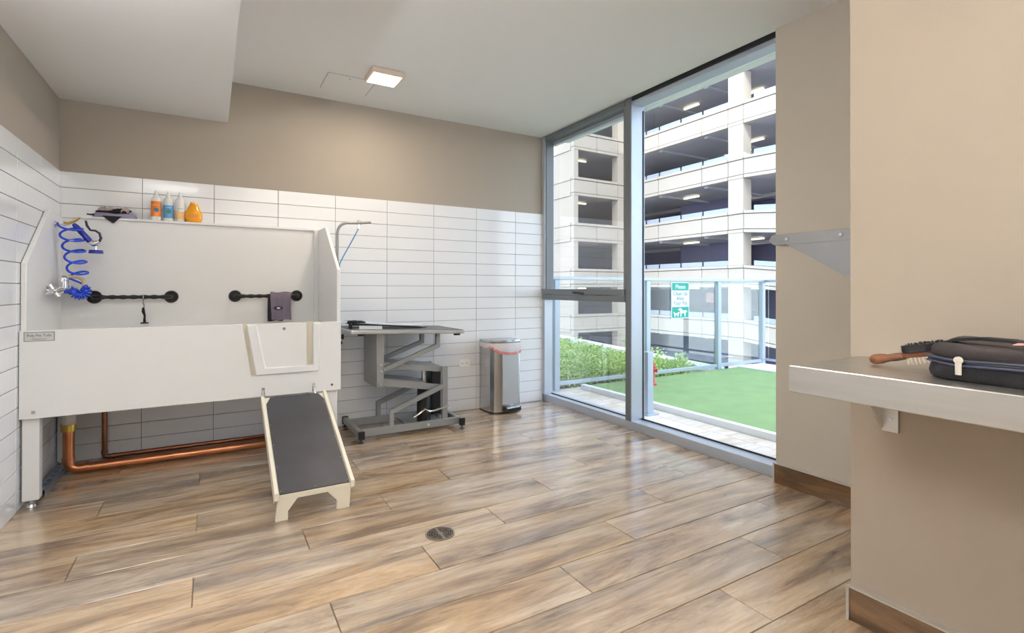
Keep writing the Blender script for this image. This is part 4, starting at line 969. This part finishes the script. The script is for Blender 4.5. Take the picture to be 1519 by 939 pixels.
for k in levels:
    zt0 = Z0+ST*k; zb1 = zt0+1.30   # band between opening top k and opening bottom k+1
    for i in range(len(ysB)-1):
        y1, y0 = ysB[i], ysB[i+1]
        bpanel(y0, y1, zt0+.22, zb1-.20, k)
        bpanel(y0, y1, zt0, zt0+.20, k, xo=-.03)
        bpanel(y0, y1, zb1-.18, zb1, k, xo=-.05)
        # guard panels in openings
    for y1, y0 in ((24.1, 22.6), (22.5, 21.35), (21.25, 19.45), (19.35, 17.69), (17.59, 15.75), (14.1, 12.05), (11.95, 10.0)):
        if k in (0, 1, 2, 3, -1) or k > 3:
            bpanel(y0, y1, zb1, zb1+.30, k, xo=.10, xi=.14, m=MT['guard'], name='guard_panel')
    # column on B
    bm = B(); box(bm, XB-.01, XB+.75, YR+.02, 15.70, zb1, zb1+1.90); obj('column', bm, MT['concrete'], gar)
    bm = B(); box(bm, XB+.05, XB+.7, 9.2, 9.9, zb1-.6, zb1+1.8); obj('column', bm, MT['concrete'], gar)
    # facade A
    xs = [XA, 24.6, 26.6, XB+.0]
    for i in range(3):
        for (za, zc, yo) in ((zt0+.22, zb1-.20, 0), (zt0, zt0+.20, .03), (zb1-.18, zb1, .05)):
            bm = B(); box(bm, xs[i]+.015, xs[i+1]-.015, YA-yo, YA+.35, za+.01, zc-.01); obj('band_panel', bm, MT['concrete'], gar)
    bm = B(); box(bm, XA+.015, 22.93, YA-.01, YA+.6, zb1, zb1+1.90); obj('column', bm, MT['concrete'], gar)
    bm = B(); box(bm, 26.57, XB+.2, YA-.01, YA+.6, zb1, zb1+1.90); obj('column', bm, MT['concrete'], gar)
    # facade C (return)
    for ya, yb in ((YA+.36, 27.0), (27.0, 30.5)):
        bm = B(); box(bm, XA+.0, XA+.35, ya+.01, yb-.01, zt0+.22, zb1-.20); obj('band_panel', bm, MT['concrete'], gar)
        bm = B(); box(bm, XA-.04, XA+.35, ya+.01, yb-.01, zt0+.01, zt0+.20); obj('band_panel', bm, MT['concrete'], gar)
        bm = B(); box(bm, XA-.04, XA+.35, ya+.01, yb-.01, zb1-.18, zb1); obj('band_panel', bm, MT['concrete'], gar)
        bm = B(); box(bm, XA+.02, XA+.35, ya+.01, yb-.01, zb1+.01, zb1+1.89); obj('wall_panel', bm, MT['concrete'], gar)
    # deck slab
    bm = B(); box(bm, XB+.36, 44, 15.0, 40, zt0+.05, zt0+.38); box(bm, XA+.36, XB+.36, YA+.36, 40, zt0+.05, zt0+.38)
    dz = zshift(8, k); v = []
    for x in (XB+.36, 44):
        for y in (8.0, 15.0):
            d_ = zshift(y, k); v += [bm.verts.new((x, y, zt0+.05+d_)), bm.verts.new((x, y, zt0+.38+d_))]
    for f in ((0, 1, 3, 2), (4, 6, 7, 5), (0, 4, 5, 1), (2, 3, 7, 6), (1, 5, 7, 3), (0, 2, 6, 4)): bm.faces.new([v[i] for i in f])
    obj('deck_slab', bm, MT['concd'], gar)
    # beams across ceiling
    bm = B()
    for y in (17.6, 21.4): box(bm, XB+.37, 43, y-.15, y+.15, zt0-.10, zt0+.05)
    box(bm, XB+6, XB+6.4, 8, 39, zt0-.2, zt0+.05)
    obj('ceiling_beam', bm, MT['concd'], gar)
    # strip lights
    lamps = [(XB+2.3, 20.4, 1), (XB+3.6, 16.4, 1), (24.8, YA+2.2, 0), (XB+5.2, 18.4, 1), (XB+4, 11.6, 1)]
    for j, (x, y, o_) in enumerate(lamps):
        if (k+j) % 4 == 3: continue
        dz = zshift(y, k); bm = B()
        if o_: box(bm, x-.08, x+.08, y-.62, y+.62, zt0-.12+dz, zt0-.03+dz)
        else: box(bm, x-.55, x+.55, y-.08, y+.08, zt0-.12, zt0-.03)
        obj('strip_lamp', bm, MT['lamp'], gar)
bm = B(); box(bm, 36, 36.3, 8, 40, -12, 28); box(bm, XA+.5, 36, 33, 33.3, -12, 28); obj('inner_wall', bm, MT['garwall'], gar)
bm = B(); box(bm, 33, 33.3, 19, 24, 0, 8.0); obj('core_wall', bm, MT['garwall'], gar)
bm = B(); box(bm, 30.0, 30.06, 18.55, 19.15, .22, .86); obj('notice_board', bm, MT['pink'], gar, label='small pinkish notice board')
